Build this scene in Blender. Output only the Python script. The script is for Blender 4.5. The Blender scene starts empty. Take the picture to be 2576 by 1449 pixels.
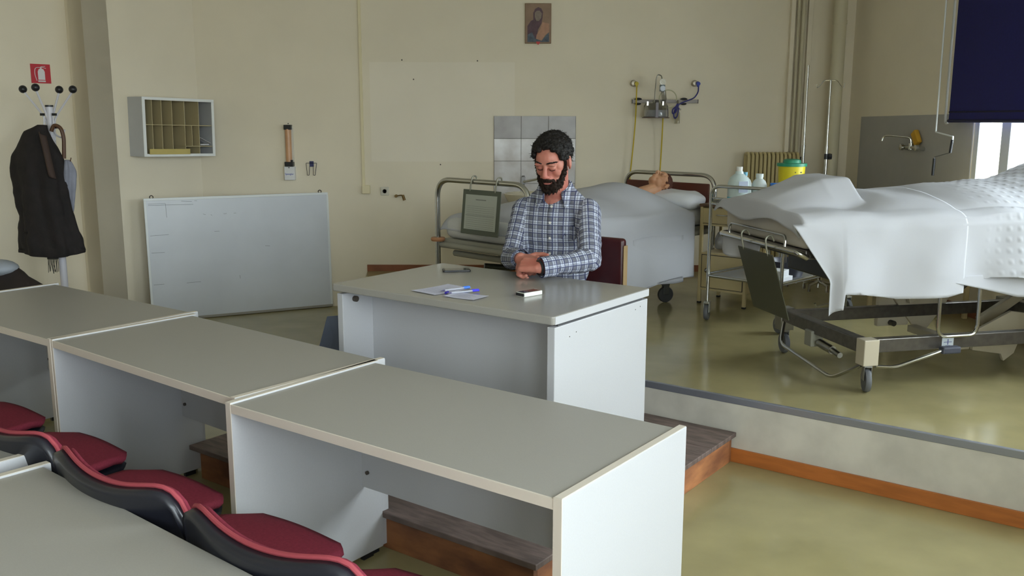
import bpy, math, random
from math import sin, cos, pi, radians as R
from mathutils import Vector as V, Matrix, Quaternion, noise as NZ

# ------------------------------------------------------------------ camera, world, exposure
scene = bpy.context.scene
COL = scene.collection
scene.view_settings.view_transform = 'Standard'
scene.view_settings.look = 'None'
scene.view_settings.gamma = 1.0
scene.view_settings.use_curve_mapping = False
scene.view_settings.exposure = 2.6
FPX, PITCH, ROLL = 2320.0, 0.1805, 0.0015
cam_d = bpy.data.cameras.new('camera')
cam_d.sensor_width = 36.0
cam_d.lens = 36.0 * FPX / 2576.0
cam_d.clip_start = 0.05
cam = bpy.data.objects.new('camera', cam_d)
COL.objects.link(cam)
_f = V((0, cos(PITCH), -sin(PITCH))); _d = V((0, -sin(PITCH), -cos(PITCH))); _r = V((1, 0, 0))
_r2 = _r * cos(ROLL) - _d * sin(ROLL); _d2 = _r * sin(ROLL) + _d * cos(ROLL)
cam.matrix_world = Matrix(((_r2.x, -_d2.x, -_f.x, 0.0), (_r2.y, -_d2.y, -_f.y, 0.0), (_r2.z, -_d2.z, -_f.z, 1.60), (0, 0, 0, 1)))
scene.camera = cam

world = bpy.data.worlds.new('overcast_sky')
scene.world = world
world.use_nodes = True
_n = world.node_tree.nodes; _l = world.node_tree.links
_bg = _n['Background']
_tc = _n.new('ShaderNodeTexCoord'); _sx = _n.new('ShaderNodeSeparateXYZ'); _cr = _n.new('ShaderNodeValToRGB')
_l.new(_tc.outputs['Generated'], _sx.inputs[0]); _l.new(_sx.outputs['Z'], _cr.inputs[0]); _l.new(_cr.outputs[0], _bg.inputs['Color'])
_cr.color_ramp.elements[0].position = 0.0; _cr.color_ramp.elements[0].color = (0.47, 0.475, 0.48, 1)
_cr.color_ramp.elements[1].position = 0.12; _cr.color_ramp.elements[1].color = (0.92, 0.95, 1.0, 1)
_bg.inputs['Strength'].default_value = 5.2

def portal(c, sx, sy, direction):
    ld = bpy.data.lights.new('window_daylight', 'AREA')
    ld.shape = 'RECTANGLE'; ld.size = sx; ld.size_y = sy
    ld.cycles.is_portal = True
    o = bpy.data.objects.new('window_daylight', ld); COL.objects.link(o)
    o.location = c
    o.rotation_euler = V(direction).to_track_quat('-Z', 'Y').to_euler()
    return o

# ------------------------------------------------------------------ layout helpers
YAW = -0.637
U = V((cos(YAW), sin(YAW), 0)); W = V((-sin(YAW), cos(YAW), 0))
def uv(a, b, z=0.0):
    p = U * a + W * b
    return V((p.x, p.y, z))
random.seed(7)

# ------------------------------------------------------------------ materials
def lin(c):
    return tuple((x / 12.92 if x <= 0.04045 else ((x + 0.055) / 1.055) ** 2.4) for x in [v / 255.0 for v in c])
MATS = {}
def mat(name, rgb, rough=0.5, metal=0.0, var=0.0, scale=8.0, bump=0.0, bscale=60.0, spec=0.5, rgb2=None, coat=0.0, trans=0.0, alpha=1.0, emis=0.0, stretch=None):
    if name in MATS: return MATS[name]
    m = bpy.data.materials.new(name); m.use_nodes = True
    nt = m.node_tree; n = nt.nodes; l = nt.links; b = n['Principled BSDF']
    c = lin(rgb) + (1,)
    b.inputs['Base Color'].default_value = c
    b.inputs['Roughness'].default_value = rough
    b.inputs['Metallic'].default_value = metal
    b.inputs['Specular IOR Level'].default_value = spec
    b.inputs['Coat Weight'].default_value = coat
    b.inputs['Transmission Weight'].default_value = trans
    b.inputs['Alpha'].default_value = alpha
    tc = n.new('ShaderNodeTexCoord'); mp = n.new('ShaderNodeMapping')
    l.new(tc.outputs['Object'], mp.inputs[0])
    if stretch: mp.inputs['Scale'].default_value = stretch
    if var > 0 or rgb2:
        t = n.new('ShaderNodeTexNoise'); t.inputs['Scale'].default_value = scale; t.inputs['Detail'].default_value = 6
        l.new(mp.outputs[0], t.inputs['Vector'])
        r = n.new('ShaderNodeValToRGB'); l.new(t.outputs['Fac'], r.inputs[0]); l.new(r.outputs[0], b.inputs['Base Color'])
        c2 = (lin(rgb2) + (1,)) if rgb2 else tuple(x * (1 - var) for x in c[:3]) + (1,)
        c1 = c if rgb2 else tuple(min(1, x * (1 + var * 0.6)) for x in c[:3]) + (1,)
        r.color_ramp.elements[0].position = 0.35; r.color_ramp.elements[0].color = c2
        r.color_ramp.elements[1].position = 0.65; r.color_ramp.elements[1].color = c1
    if bump > 0:
        t2 = n.new('ShaderNodeTexNoise'); t2.inputs['Scale'].default_value = bscale; t2.inputs['Detail'].default_value = 4
        l.new(mp.outputs[0], t2.inputs['Vector'])
        bp = n.new('ShaderNodeBump'); bp.inputs['Strength'].default_value = bump; bp.inputs['Distance'].default_value = 0.01
        l.new(t2.outputs['Fac'], bp.inputs['Height']); l.new(bp.outputs[0], b.inputs['Normal'])
    MATS[name] = m
    return m
def glassy(name, rgb, fac=0.12, rough=0.05):
    if name in MATS: return MATS[name]
    m = bpy.data.materials.new(name); m.use_nodes = True
    nt = m.node_tree; n = nt.nodes; l = nt.links
    n.remove(n['Principled BSDF'])
    t = n.new('ShaderNodeBsdfTransparent'); t.inputs[0].default_value = lin(rgb) + (1,)
    g = n.new('ShaderNodeBsdfGlossy'); g.inputs['Roughness'].default_value = rough
    lw = n.new('ShaderNodeLayerWeight'); lw.inputs[0].default_value = fac
    mx = n.new('ShaderNodeMixShader'); l.new(lw.outputs['Facing'], mx.inputs[0]); l.new(t.outputs[0], mx.inputs[1]); l.new(g.outputs[0], mx.inputs[2])
    l.new(mx.outputs[0], n['Material Output'].inputs[0])
    MATS[name] = m
    return m

WALL = mat('cream_wall_paint', (233, 223, 202), 0.75, var=0.035, scale=1.7, bump=0.05, bscale=140, spec=0.25)
FLOOR = mat('olive_linoleum', (156, 146, 106), 0.16, var=0.12, scale=3.0, bump=0.02, bscale=5, spec=0.5)
LAMI = mat('grey_laminate', (154, 151, 145), 0.38, var=0.03, scale=300, spec=0.4)
EDGE = mat('edge_band', (205, 196, 184), 0.45, spec=0.4)
PANEL = mat('white_laminate', (186, 186, 189), 0.45, var=0.02, scale=200, spec=0.4)
PLAST = mat('riser_plaster', (202, 197, 186), 0.8, var=0.14, scale=5, bump=0.05)
ORNG = mat('varnished_skirting', (176, 104, 48), 0.45, var=0.15, scale=6, stretch=(1, 1, 6))
WOODT = mat('worn_plank_top', (112, 96, 90), 0.6, var=0.35, scale=9, bump=0.15, bscale=30, stretch=(1, 5, 1))
WOODF = mat('stained_plank_front', (150, 98, 62), 0.55, rgb2=(96, 58, 40), scale=4, bump=0.1, bscale=20, stretch=(1, 1, 3))
ALU = mat('grey_metal_edge', (150, 153, 164), 0.35, metal=0.6)
CHROME = mat('chrome', (190, 190, 186), 0.18, metal=1.0)
STEEL = mat('brushed_steel', (150, 148, 140), 0.32, metal=1.0, var=0.08, scale=20)
BLACK = mat('black_plastic', (26, 27, 32), 0.38, spec=0.5)
RUBBER = mat('dark_rubber', (48, 48, 46), 0.6)
GREYR = mat('grey_rubber', (100, 102, 106), 0.55)
WHITEP = mat('white_plastic', (222, 222, 218), 0.4)
CREAM = mat('cream_enamel', (206, 188, 142), 0.38, var=0.03, scale=5)

# ------------------------------------------------------------------ mesh builder
class MB:
    def __init__(s): s.v = []; s.f = []; s.mi = []; s.m = 0
    def add(s, vs, fs):
        k = len(s.v); s.v += [tuple(p) for p in vs]; s.f += [tuple(i + k for i in q) for q in fs]; s.mi += [s.m] * len(fs)
        return s
    def box(s, c, d, rot=None):
        hx, hy, hz = d[0] / 2, d[1] / 2, d[2] / 2; c = V(c)
        vs = [V((x, y, z)) for x in (-hx, hx) for y in (-hy, hy) for z in (-hz, hz)]
        if rot is not None:
            Rm = Matrix.Rotation(rot, 3, 'Z') if isinstance(rot, (int, float)) else rot
            vs = [Rm @ p for p in vs]
        return s.add([p + c for p in vs], [(0, 1, 3, 2), (4, 6, 7, 5), (0, 4, 5, 1), (2, 3, 7, 6), (0, 2, 6, 4), (1, 5, 7, 3)])
    def bx(s, x0, x1, y0, y1, z0, z1):
        return s.box(((x0 + x1) / 2, (y0 + y1) / 2, (z0 + z1) / 2), (abs(x1 - x0), abs(y1 - y0), abs(z1 - z0)))
    def tube(s, path, r, n=10, closed=False, cap=True):
        P = [V(p) for p in path]; N = len(P)
        rs = r if isinstance(r, (list, tuple)) else [r] * N
        T = []
        for i in range(N):
            a = P[(i - 1) % N] if (closed or i > 0) else P[i]; b = P[(i + 1) % N] if (closed or i < N - 1) else P[i]
            t = (b - a); T.append(t.normalized() if t.length > 1e-9 else V((0, 0, 1)))
        up = V((0, 0, 1)) if abs(T[0].z) < 0.9 else V((1, 0, 0))
        x = T[0].cross(up).normalized(); vs = []
        for i in range(N):
            if i: 
                x = T[i - 1].rotation_difference(T[i]) @ x
                x = (x - T[i] * x.dot(T[i])).normalized()
            y = T[i].cross(x)
            for k in range(n):
                a = 2 * pi * k / n; vs.append(P[i] + (x * cos(a) + y * sin(a)) * rs[i])
        fs = [];M = N if closed else N - 1
        for i in range(M):
            j = (i + 1) % N
            for k in range(n):
                k2 = (k + 1) % n; fs.append((i * n + k, i * n + k2, j * n + k2, j * n + k))
        if cap and not closed:
            fs.append(tuple(range(n))[::-1]); fs.append(tuple((N - 1) * n + k for k in range(n)))
        return s.add(vs, fs)
    def cyl(s, p0, p1, r0, r1=None, n=16): return s.tube([p0, p1], [r0, r0 if r1 is None else r1], n)
    def lathe(s, prof, c=(0, 0, 0), n=24, axis=None):
        c = V(c); q = V(axis).to_track_quat('Z', 'Y') if axis is not None else Quaternion()
        vs = []
        for (r, z) in prof:
            for k in range(n):
                a = 2 * pi * k / n; vs.append(c + q @ V((r * cos(a), r * sin(a), z)))
        fs = [(i * n + k, i * n + (k + 1) % n, (i + 1) * n + (k + 1) % n, (i + 1) * n + k) for i in range(len(prof) - 1) for k in range(n)]
        fs.append(tuple(range(n))[::-1]); fs.append(tuple((len(prof) - 1) * n + k for k in range(n)))
        return s.add(vs, fs)
    def ell(s, c, r, rot=None, n=16, m=10):
        c = V(c); r = (r, r, r) if isinstance(r, (int, float)) else r; vs = []
        for i in range(m + 1):
            t = pi * i / m
            for k in range(n):
                a = 2 * pi * k / n; p = V((r[0] * sin(t) * cos(a), r[1] * sin(t) * sin(a), r[2] * cos(t)))
                vs.append(c + (rot @ p if rot is not None else p))
        fs = [(i * n + k, (i + 1) * n + k, (i + 1) * n + (k + 1) % n, i * n + (k + 1) % n) for i in range(m) for k in range(n)]
        return s.add(vs, fs)
    def prism(s, poly, z0, z1):
        n = len(poly); vs = [(x, y, z0) for x, y in poly] + [(x, y, z1) for x, y in poly]
        return s.add(vs, [tuple(range(n))[::-1], tuple(range(n, 2 * n))] + [(k, (k + 1) % n, n + (k + 1) % n, n + k) for k in range(n)])
    def slab(s, poly, o, ax, ay, t):
        """a polygon in the plane (o, ax, ay), t thick along ax x ay"""
        o = V(o); ax = V(ax).normalized(); ay = V(ay).normalized(); nz = ax.cross(ay).normalized() * t; n = len(poly)
        vs = [o + ax * x + ay * y for x, y in poly]; vs += [p + nz for p in vs]
        return s.add(vs, [tuple(range(n))[::-1], tuple(range(n, 2 * n))] + [(k, (k + 1) % n, n + (k + 1) % n, n + k) for k in range(n)])
    def grid(s, fn, nu, nv, closed=False):
        vs = [fn(i / nu, j / nv) for j in range(nv + 1) for i in range(nu + (0 if closed else 1))]
        w = nu if closed else nu + 1
        fs = [(j * w + i, j * w + (i + 1) % w, (j + 1) * w + (i + 1) % w, (j + 1) * w + i) for j in range(nv) for i in range(nu)]
        return s.add(vs, fs)
    def xf(s, M):
        s.v = [tuple(M @ V(p)) for p in s.v]; return s
    def build(s, name, m, parent=None, loc=None, rotz=0.0, smooth=False, bevel=0.0, sub=0, solid=0.0, off=0.0, seg=2, angle=35):
        me = bpy.data.meshes.new(name); me.from_pydata(s.v, [], s.f); me.validate()
        for q in (m if isinstance(m, (list, tuple)) else [m]): me.materials.append(q)
        for i, p in enumerate(me.polygons):
            p.use_smooth = bool(smooth)
            if i < len(s.mi): p.material_index = s.mi[i]
        o = bpy.data.objects.new(name, me); COL.objects.link(o)
        if parent is not None: o.parent = parent
        if loc is not None: o.location = loc
        if rotz: o.rotation_euler = (0, 0, rotz)
        if solid:
            md = o.modifiers.new('thick', 'SOLIDIFY'); md.thickness = solid; md.offset = off
        if bevel:
            md = o.modifiers.new('bevel', 'BEVEL'); md.width = bevel; md.segments = seg; md.limit_method = 'ANGLE'; md.angle_limit = R(40)
        if sub:
            md = o.modifiers.new('sub', 'SUBSURF'); md.levels = sub; md.render_levels = sub
        if smooth and not sub and smooth != 'all':
            try: me.set_sharp_from_angle(angle=R(angle))
            except Exception: pass
        return o
def tag(o, label=None, cat=None, group=None, kind=None):
    if label: o['label'] = label
    if cat: o['category'] = cat
    if group: o['group'] = group
    if kind: o['kind'] = kind
    return o
def thing(name, label, cat, loc=(0, 0, 0), rotz=0.0, group=None):
    o = bpy.data.objects.new(name, None); COL.objects.link(o); o.location = loc; o.rotation_euler = (0, 0, rotz)
    o.empty_display_size = 0.1
    return tag(o, label, cat, group)
def copy_tree(o, parent=None):
    kids = [c for c in bpy.data.objects if c.parent == o]
    c = o.copy(); COL.objects.link(c); c.parent = parent
    for k in kids: copy_tree(k, c)
    return c
def arc(c, r, a0, a1, n, ax, ay):
    c = V(c); ax = V(ax); ay = V(ay)
    return [c + ax * (r * cos(a0 + (a1 - a0) * i / n)) + ay * (r * sin(a0 + (a1 - a0) * i / n)) for i in range(n + 1)]
def round_path(pts, r, n=5):
    """polyline with rounded corners"""
    P = [V(p) for p in pts]; out = [P[0]]
    for i in range(1, len(P) - 1):
        a = (P[i - 1] - P[i]); b = (P[i + 1] - P[i]); rr = min(r, a.length * 0.49, b.length * 0.49)
        p0 = P[i] + a.normalized() * rr; p2 = P[i] + b.normalized() * rr
        for k in range(n + 1):
            t = k / n; out.append(p0 * (1 - t) ** 2 + P[i] * 2 * t * (1 - t) + p2 * t ** 2)
    out.append(P[-1]); return out
def struct(mb, name, m, **k): return tag(mb.build(name, m, **k), kind='structure')
# ------------------------------------------------------------------ the room
CEIL = 3.2
CA = V((-2.635, 7.88, 0)); CB = CA - W * 0.955; CC = CB - U * 0.235; CD = CC - W * 11.5
RC = V((2.83, 7.88, 0)); RD = V((3.55, 2.0, 0)); RB = RD - W * 8.0
struct(MB().prism([(p.x, p.y) for p in (CD - U * .3, CC - U * .3 + W, CA + V((-.3, .5, 0)), RC + V((.4, .4, 0)), RD + V((.5, 0, 0)), RB + U * .4 - W * .4)], -0.1, 0.0), 'floor', FLOOR)
struct(MB().prism([(p.x, p.y) for p in (CD - U * .3, CC - U * .3 + W, CA + V((-.3, .5, 0)), RC + V((.4, .4, 0)), RD + V((.5, 0, 0)), RB + U * .4 - W * .4)], CEIL, CEIL + 0.1), 'ceiling', mat('white_ceiling', (226, 224, 214), 0.8))
def wall(p, q, name, holes=(), th=0.2, m=WALL, z0=0.0, z1=CEIL):
    """interior surface runs from p to q, the room on its right hand; the body lies on the left"""
    p = V((p[0], p[1], 0)); q = V((q[0], q[1], 0)); L = (q - p).length; d = (q - p) / L; n = V((-d.y, d.x, 0))
    mb = MB()
    def piece(s0, s1, a, b):
        if s1 - s0 < 1e-4 or b - a < 1e-4: return
        P = [p + d * s0, p + d * s1, p + d * s1 + n * th, p + d * s0 + n * th]
        mb.add([(v.x, v.y, a) for v in P] + [(v.x, v.y, b) for v in P], [(3, 2, 1, 0), (4, 5, 6, 7), (0, 1, 5, 4), (1, 2, 6, 5), (2, 3, 7, 6), (3, 0, 4, 7)])
    s = 0.0
    for (a, b, c, e) in sorted(holes):
        piece(s, a, z0, z1); piece(a, b, z0, c); piece(a, b, e, z1); s = b
    piece(s, L, z0, z1)
    return struct(mb, name, m)
# every wall is walked so that the room lies on the right hand
wall(CA - V((.0, 0, 0)), RC + V((.15, 0, 0)), 'wall_back')
wall(CB, CA + W * .1, 'wall_left')
wall(CC + U*.0, CB, 'wall_left', th=0.2)
wall(CD, CC + W * .15, 'wall_left')
wall(RB, CD, 'wall_rear')
hol_r = [(2.1, 3.3, 0.9, 2.8), (3.9, 5.3, 0.9, 2.8), (5.8, 7.2, .9, 2.8)]   # from RD towards RB
wall(RD, RB, 'wall_hall', holes=hol_r)
RW_L = (RD - RC).length; RWd = (RD - RC) / RW_L; RWn = V((-RWd.y, RWd.x, 0))     # outwards
hol_b = [(1.73, 3.95, 1.0, 2.8), (4.5, 5.6, 1.0, 2.7)]
wall(RC, RD, 'wall_right', holes=hol_b)
FRAME = mat('window_frame', (196, 200, 204), 0.4)
PANE = glassy('window_glass', (235, 240, 240), 0.1)
def window(idx, p, d, n, hole, nm=3):
    a, b, z0, z1 = hole
    root = bpy.data.objects.new('window_%d' % idx, None); COL.objects.link(root); tag(root, kind='structure')
    ang = math.atan2(d.y, d.x); root.location = p + d * a + n * 0.035 + V((0, 0, z0)); root.rotation_euler = (0, 0, ang)
    w = b - a; h = z1 - z0; f = MB()
    f.bx(0, w, -.03, .03, 0, .05).bx(0, w, -.03, .03, h - .05, h).bx(0, .05, -.03, .03, .05, h - .05).bx(w - .05, w, -.03, .03, .05, h - .05)
    xs = [.33, 1.30] if idx == 1 else [i * w / nm for i in range(1, nm)]
    for x in xs: f.bx(x - .045, x + .045, -.035, .035, .05, h - .05)
    f.build('window_frame', FRAME, root, bevel=.004)
    MB().bx(.04, w - .04, -.004, .004, .04, h - .04).build('pane', PANE, root)
    MB().bx(-.03, w + .03, -.14, .0, -.04, .0).build('window_sill', mat('sill_stone', (190, 188, 180), .4), root)
    portal(p + d * ((a + b) / 2) + n * .19 + V((0, 0, (z0 + z1) / 2)), w, h, -n)
for i, h in enumerate(hol_b): window(i + 1, RC, RWd, RWn, h)
_hd = (RB - RD).normalized(); _hn = V((-_hd.y, _hd.x, 0))
for i, h in enumerate(hol_r): window(i + 3, RD, _hd, _hn, h)

# platform: concrete stage with olive lino, grey metal edge and varnished skirting
PL = V((-1.25, 7.88, 0)); PF = V((-1.03, 5.73, 0)); bR = 3.987
# where the riser line meets the right wall
def meet(b):
    # point on the right wall with W-coordinate b
    t = (b - RC.dot(W)) / (RWd.dot(W)); return RC + RWd * t
PE = meet(bR)
PF = uv(PF.dot(U), bR)
poly = [(PL.x, PL.y), (PF.x, PF.y), (PE.x, PE.y), (RC.x, RC.y)]
pm = MB(); pm.prism(poly, 0.0, 0.306)
struct(pm, 'platform', PLAST)
def inset(p, b): return uv(p.dot(U), b)
poly2 = [(PL.x, PL.y), tuple(inset(PF, bR + .018))[:2], tuple(inset(PE, bR + .018))[:2], (RC.x, RC.y)]
struct(MB().prism(poly2, 0.306, 0.311), 'floor_platform', FLOOR)
def strip(p, q, off, th, z0, z1, name, m, bev=0.0):
    p = V((p[0], p[1], 0)); q = V((q[0], q[1], 0)); d = (q - p).normalized(); n = V((d.y, -d.x, 0))   # n points into the room
    a = p + n * off; b = q + n * off; c = q + n * (off + th); e = p + n * (off + th)
    return struct(MB().prism([(v.x, v.y) for v in (a, e, c, b)], z0, z1), name, m, bevel=bev)
strip(PF, PE, -.018, .022, .282, .315, 'trim_1', ALU, .003)
strip(uv(-1.65, bR), PE, 0, .012, 0.0, .068, 'trim_2', ORNG, .002)
strip(PL, RC - V((.015, 0, 0)), 0, .015, .311, .366, 'baseboard_back', mat('dark_skirting', (140, 84, 52), .5, var=.15))
strip(RC, RC + RWd * 6.4, 0, .015, .311, .375, 'baseboard_right', MATS['dark_skirting'])
strip(CB, CA, 0, .015, 0, .07, 'baseboard_left', MATS['dark_skirting'])
strip(CD, CC, 0, .015, 0, .07, 'baseboard_left', MATS['dark_skirting'])
# grey washable panel around the sink on the right wall
def on_right(s, z, off=0.0): 
    p = RC + RWd * s - RWn * off; return V((p.x, p.y, z))
mb = MB(); P_ = [on_right(.22, .9), on_right(1.73, .9), on_right(1.73, 1.645), on_right(.22, 1.628)]
mb.add([p - RWn * .006 for p in P_] + [p + RWn * .0 for p in P_], [(0, 1, 2, 3), (7, 6, 5, 4), (0, 4, 5, 1), (1, 5, 6, 2), (2, 6, 7, 3), (3, 7, 4, 0)])
struct(mb, 'wall_panel', mat('grey_washable_paint', (166, 164, 162), .45, var=.03))
# ------------------------------------------------------------------ desks
HOLE = mat('dark_fitting', (70, 62, 54), .5)
def student_desk(L, D, label, loc, rot, modesty=True, h=.74):
    """local x along the row, y towards the stage; origin at the front left corner on the floor"""
    t = thing('student_desk', label, 'desk', loc, rot, 'student desks')
    th = .024
    MB().bx(th, L - th, .006, D - .02, h - .030, h - .004).build('tabletop', [LAMI], t, bevel=.002)
    MB().bx(th, L - th, .0, .006, h - .031, h - .004).build('edge_band', EDGE, t)
    for x0 in (0, L - th):
        MB().bx(x0, x0 + th, .0, D, .02, h).build('side_panel', PANEL, t, bevel=.002)
        MB().bx(x0, x0 + th, -.001, .0015, .02, h + .0005).build('edge_band', EDGE, t)
        MB().bx(x0 + .0015, x0 + th - .0015, .002, D - .002, h, h + .0012).build('edge_band', EDGE, t)
        for y in (.06, D - .1): MB().bx(x0 + .003, x0 + th - .003, y, y + .05, 0, .02).build('foot', BLACK, t)
    MB().bx(th, L - th, D - .1, D - .082, h - .45, h - .032).build('modesty_panel', PANEL, t)
    for x in (th + .03, L - th - .03): MB().cyl((x, D - .108, h - .39), (x, D - .098, h - .39), .007, n=10).build('screw', HOLE, t)
    return t
student_desk(1.245, .645, 'pale grey student desk with one bare white end panel, in front of the teacher desk', uv(-2.341, 1.676), YAW)
student_desk(1.25, .64, 'pale grey student desk butted between two others in the middle of the front row', uv(-3.60, 1.775), YAW - .045)
student_desk(1.25, .68, 'pale grey student desk at the wall end of the front row, coat stand behind it', uv(-4.84, 1.772), YAW)
student_desk(1.25, .62, 'grey student desk in the near row, behind the black chair shells', uv(-2.32, .475), YAW - .05)
student_desk(1.25, .62, 'grey student desk of the near row, only its corner seen beyond a white end panel', uv(-3.64, .57), YAW - .035)

st = thing('wooden_step', 'low worn wooden step with brown planks under the teacher desk', 'step', uv(-1.632, 2.345), YAW)
SW, SD, SH = 1.895, 1.63, .155
mb = MB()
for i in range(6): mb.bx(-SW, .015, -.025 + i * .2745, -.025 + (i + 1) * .2745 - .004, SH - .022, SH)
mb.build('plank_top', WOODT, st, bevel=.003)
for y in (0, SD - .022): MB().bx(-SW + .045, -.012, y, y + .022, 0, SH - .022).build('long_board', WOODF, st, bevel=.002)
for x in (-SW + .045, -.032): MB().bx(x, x + .02, .022, SD - .022, 0, SH - .022).build('side_board', mat('stained_plank_side', (190, 128, 84), .55, rgb2=(138, 88, 62), scale=5, bump=.1, bscale=20, stretch=(1, 1, 3)), st, bevel=.002)

TD = uv(-2.973, 2.70); L, D, z0, zt = 1.16, .735, .155, .90
t = thing('teacher_desk', 'large pale grey teacher desk standing on the wooden step', 'desk', (TD.x, TD.y, z0), YAW)
hh = zt - z0
def rounded_rect(x0, x1, y0, y1, r, n=5):
    out = []
    for cx, cy, a in ((x1 - r, y0 + r, -pi / 2), (x1 - r, y1 - r, 0), (x0 + r, y1 - r, pi / 2), (x0 + r, y0 + r, pi)):
        out += [(cx + r * cos(a + pi / 2 * k / n), cy + r * sin(a + pi / 2 * k / n)) for k in range(n + 1)]
    return out
MB().prism(rounded_rect(0, L, 0, D, .014), hh - .032, hh).build('tabletop', mat('desk_laminate', (154, 151, 145), .2, var=.03, scale=300, spec=.5), t, bevel=.005, seg=3)
MB().bx(L - .012, L + .0008, .014, D - .014, hh - .031, hh - .002).build('edge_band', PANEL, t)
for x in (.012, L - .04):
    MB().bx(x, x + .034, .02, D - .01, 0, hh - .044).build('side_panel', PANEL, t, bevel=.003)
    MB().bx(x + .006, x + .028, .05, D - .05, hh - .044, hh - .032).build('spacer', mat('dark_gap', (60, 60, 62), .6), t)
MB().bx(.046, L - .04, .20, .218, 0, hh - .034).build('modesty_panel', PANEL, t)
MB().cyl((.045, .09, hh - .075), (.062, .09, hh - .075), .013, n=14).build('fitting', HOLE, t)
for y, z in ((.12, -.095), (.165, -.085), (.62, -.075), (.66, -.068)): MB().cyl((L - .007, y, hh + z), (L - .005, y, hh + z), .0022, n=8).build('screw_hole', HOLE, t)
# ------------------------------------------------------------------ things on and by the walls
BW = 7.88    # back wall
def onwall(x, z, o=0.0): return V((x, BW - o, z))
TB = MB()
for x, z in ((-.918, 2.087), (-.29, 2.081), (-.608, 1.225), (-.824, 1.93)):
    MB().cyl(onwall(x, z, -.01), onwall(x, z, .0015), .006, n=10).build('plug_hole', HOLE).__setitem__('kind', 'structure')
for i, o in enumerate([o for o in bpy.data.objects if o.name.startswith('plug_hole')]): o.name = 'trim_hole'
# faded rectangle of fresher paint
mb = MB().bx(-1.19, .02, BW - .0012, BW + .002, 1.25, 2.07)
struct(mb, 'trim_paint_patch', mat('paler_wall_paint', (237, 228, 210), .75, var=.03, scale=1.7, spec=.25))
# ducts and pipes
WT = 'cable_trunking'
t = thing('cable_trunking', 'slim vertical cable trunking ending in a small cream box', 'trunking', onwall(-1.262, 2.1))
MB().bx(-.012, .012, -.016, .0, -1.06, 1.1).build('channel', mat('trunking_cream', (226, 214, 178), .5), t, bevel=.002)
MB().bx(-.012, .055, -.04, 0, -1.12, -1.05).build('junction_box', MATS['trunking_cream'], t, bevel=.004)
t = thing('wall_socket', 'round white mains socket low on the back wall', 'socket', onwall(-1.085, 1.0))
MB().bx(-.036, .036, -.012, 0, -.036, .036).build('cover_plate', mat('socket_white', (205, 200, 186), .4), t, bevel=.004)
MB().lathe([(.001, 0), (.02, 0), (.022, .008), (.018, .008), (.017, .002), (.001, .002)], (0, -.010, 0), 20, axis=(0, -1, 0)).build('socket_ring', MATS['socket_white'], t, smooth=True)
for x in (-.008, .008): MB().cyl((x, -.0125, 0), (x, -.0135, 0), .003, n=8).build('contact', BLACK, t)
t = thing('wall_lever', 'small tarnished brass lever on a bare stretch of the back wall', 'lever', onwall(-.937, .955))
BRASS = mat('tarnished_brass', (120, 98, 62), .4, metal=.8)
MB().cyl((-.05, -.03, .005), (-.05, 0, .005), .013).build('rosette', BRASS, t, smooth=True)
MB().tube([(-.05, -.025, .005), (-.01, -.028, .012), (.01, -.03, .01)], .005).tube([(.008, -.03, .014), (.022, -.035, -.03)], [.011, .012]).build('lever_arm', BRASS, t, smooth=True)
# pipes near the corner
PIPEM = mat('pipe_paint', (200, 192, 166), .5, spec=.4)
def pipe(x, y, r, label, z0=.311, z1=CEIL, nm='heating_pipe', clips=(1.6, 2.6)):
    t = thing(nm, label, 'pipe', (x, y, 0))
    MB().cyl((0, 0, z0), (0, 0, z1), r, n=20).build('pipe', PIPEM, t, smooth=True)
    for z in clips: MB().cyl((0, 0, z), (0, 0, z + .03), r + .004, n=20).build('collar', PIPEM, t, smooth=True)
    return t
pipe(2.635, 7.68, .052, 'thick cream downpipe standing in the corner by the grey panel', clips=(2.36,), nm='downpipe')
pipe(2.385, 7.83, .016, 'thin cream heating pipe next to the boxed duct', clips=(2.45, 1.2))
pipe(2.345, 7.83, .011, 'thinnest cream pipe, closest to the radiator', clips=(2.45,))
MB().bx(2.285, 2.32, BW - .05, BW, .31, CEIL).build('trim_2', WALL, bevel=.003)['kind'] = 'structure'
MB().bx(2.43, 2.47, BW - .035, BW, .31, CEIL).build('trim_3', WALL, bevel=.003)['kind'] = 'structure'
# radiator
t = thing('radiator', 'cream column radiator under the wall by the pipes', 'radiator', (2.165, BW - .1, .42))
RADM = mat('radiator_enamel', (196, 180, 132), .45)
for i in range(13):
    x = -.20 + i * .034
    mb = MB()
    for y in (-.045, .0, .045): mb.tube([(x, y, .03), (x, y, .89)], .0125, 8)
    mb.tube(round_path([(x, -.055, .03), (x, -.055, .905), (x, .055, .905), (x, .055, .03), (x, -.055, .03)], .03, 4), .014, 8)
    mb.build('column', RADM, t, smooth=True)
MB().cyl((.2, -.0, .86), (.27, 0, .86), .012).build('valve_pipe', RADM, t, smooth=True)
MB().cyl((.245, 0, .86), (.245, -.05, .86), .02).cyl((.245, -.05, .86), (.245, -.052, .86), .016).build('valve', mat('valve_grey', (70, 60, 55), .5), t, smooth=True)
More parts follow.
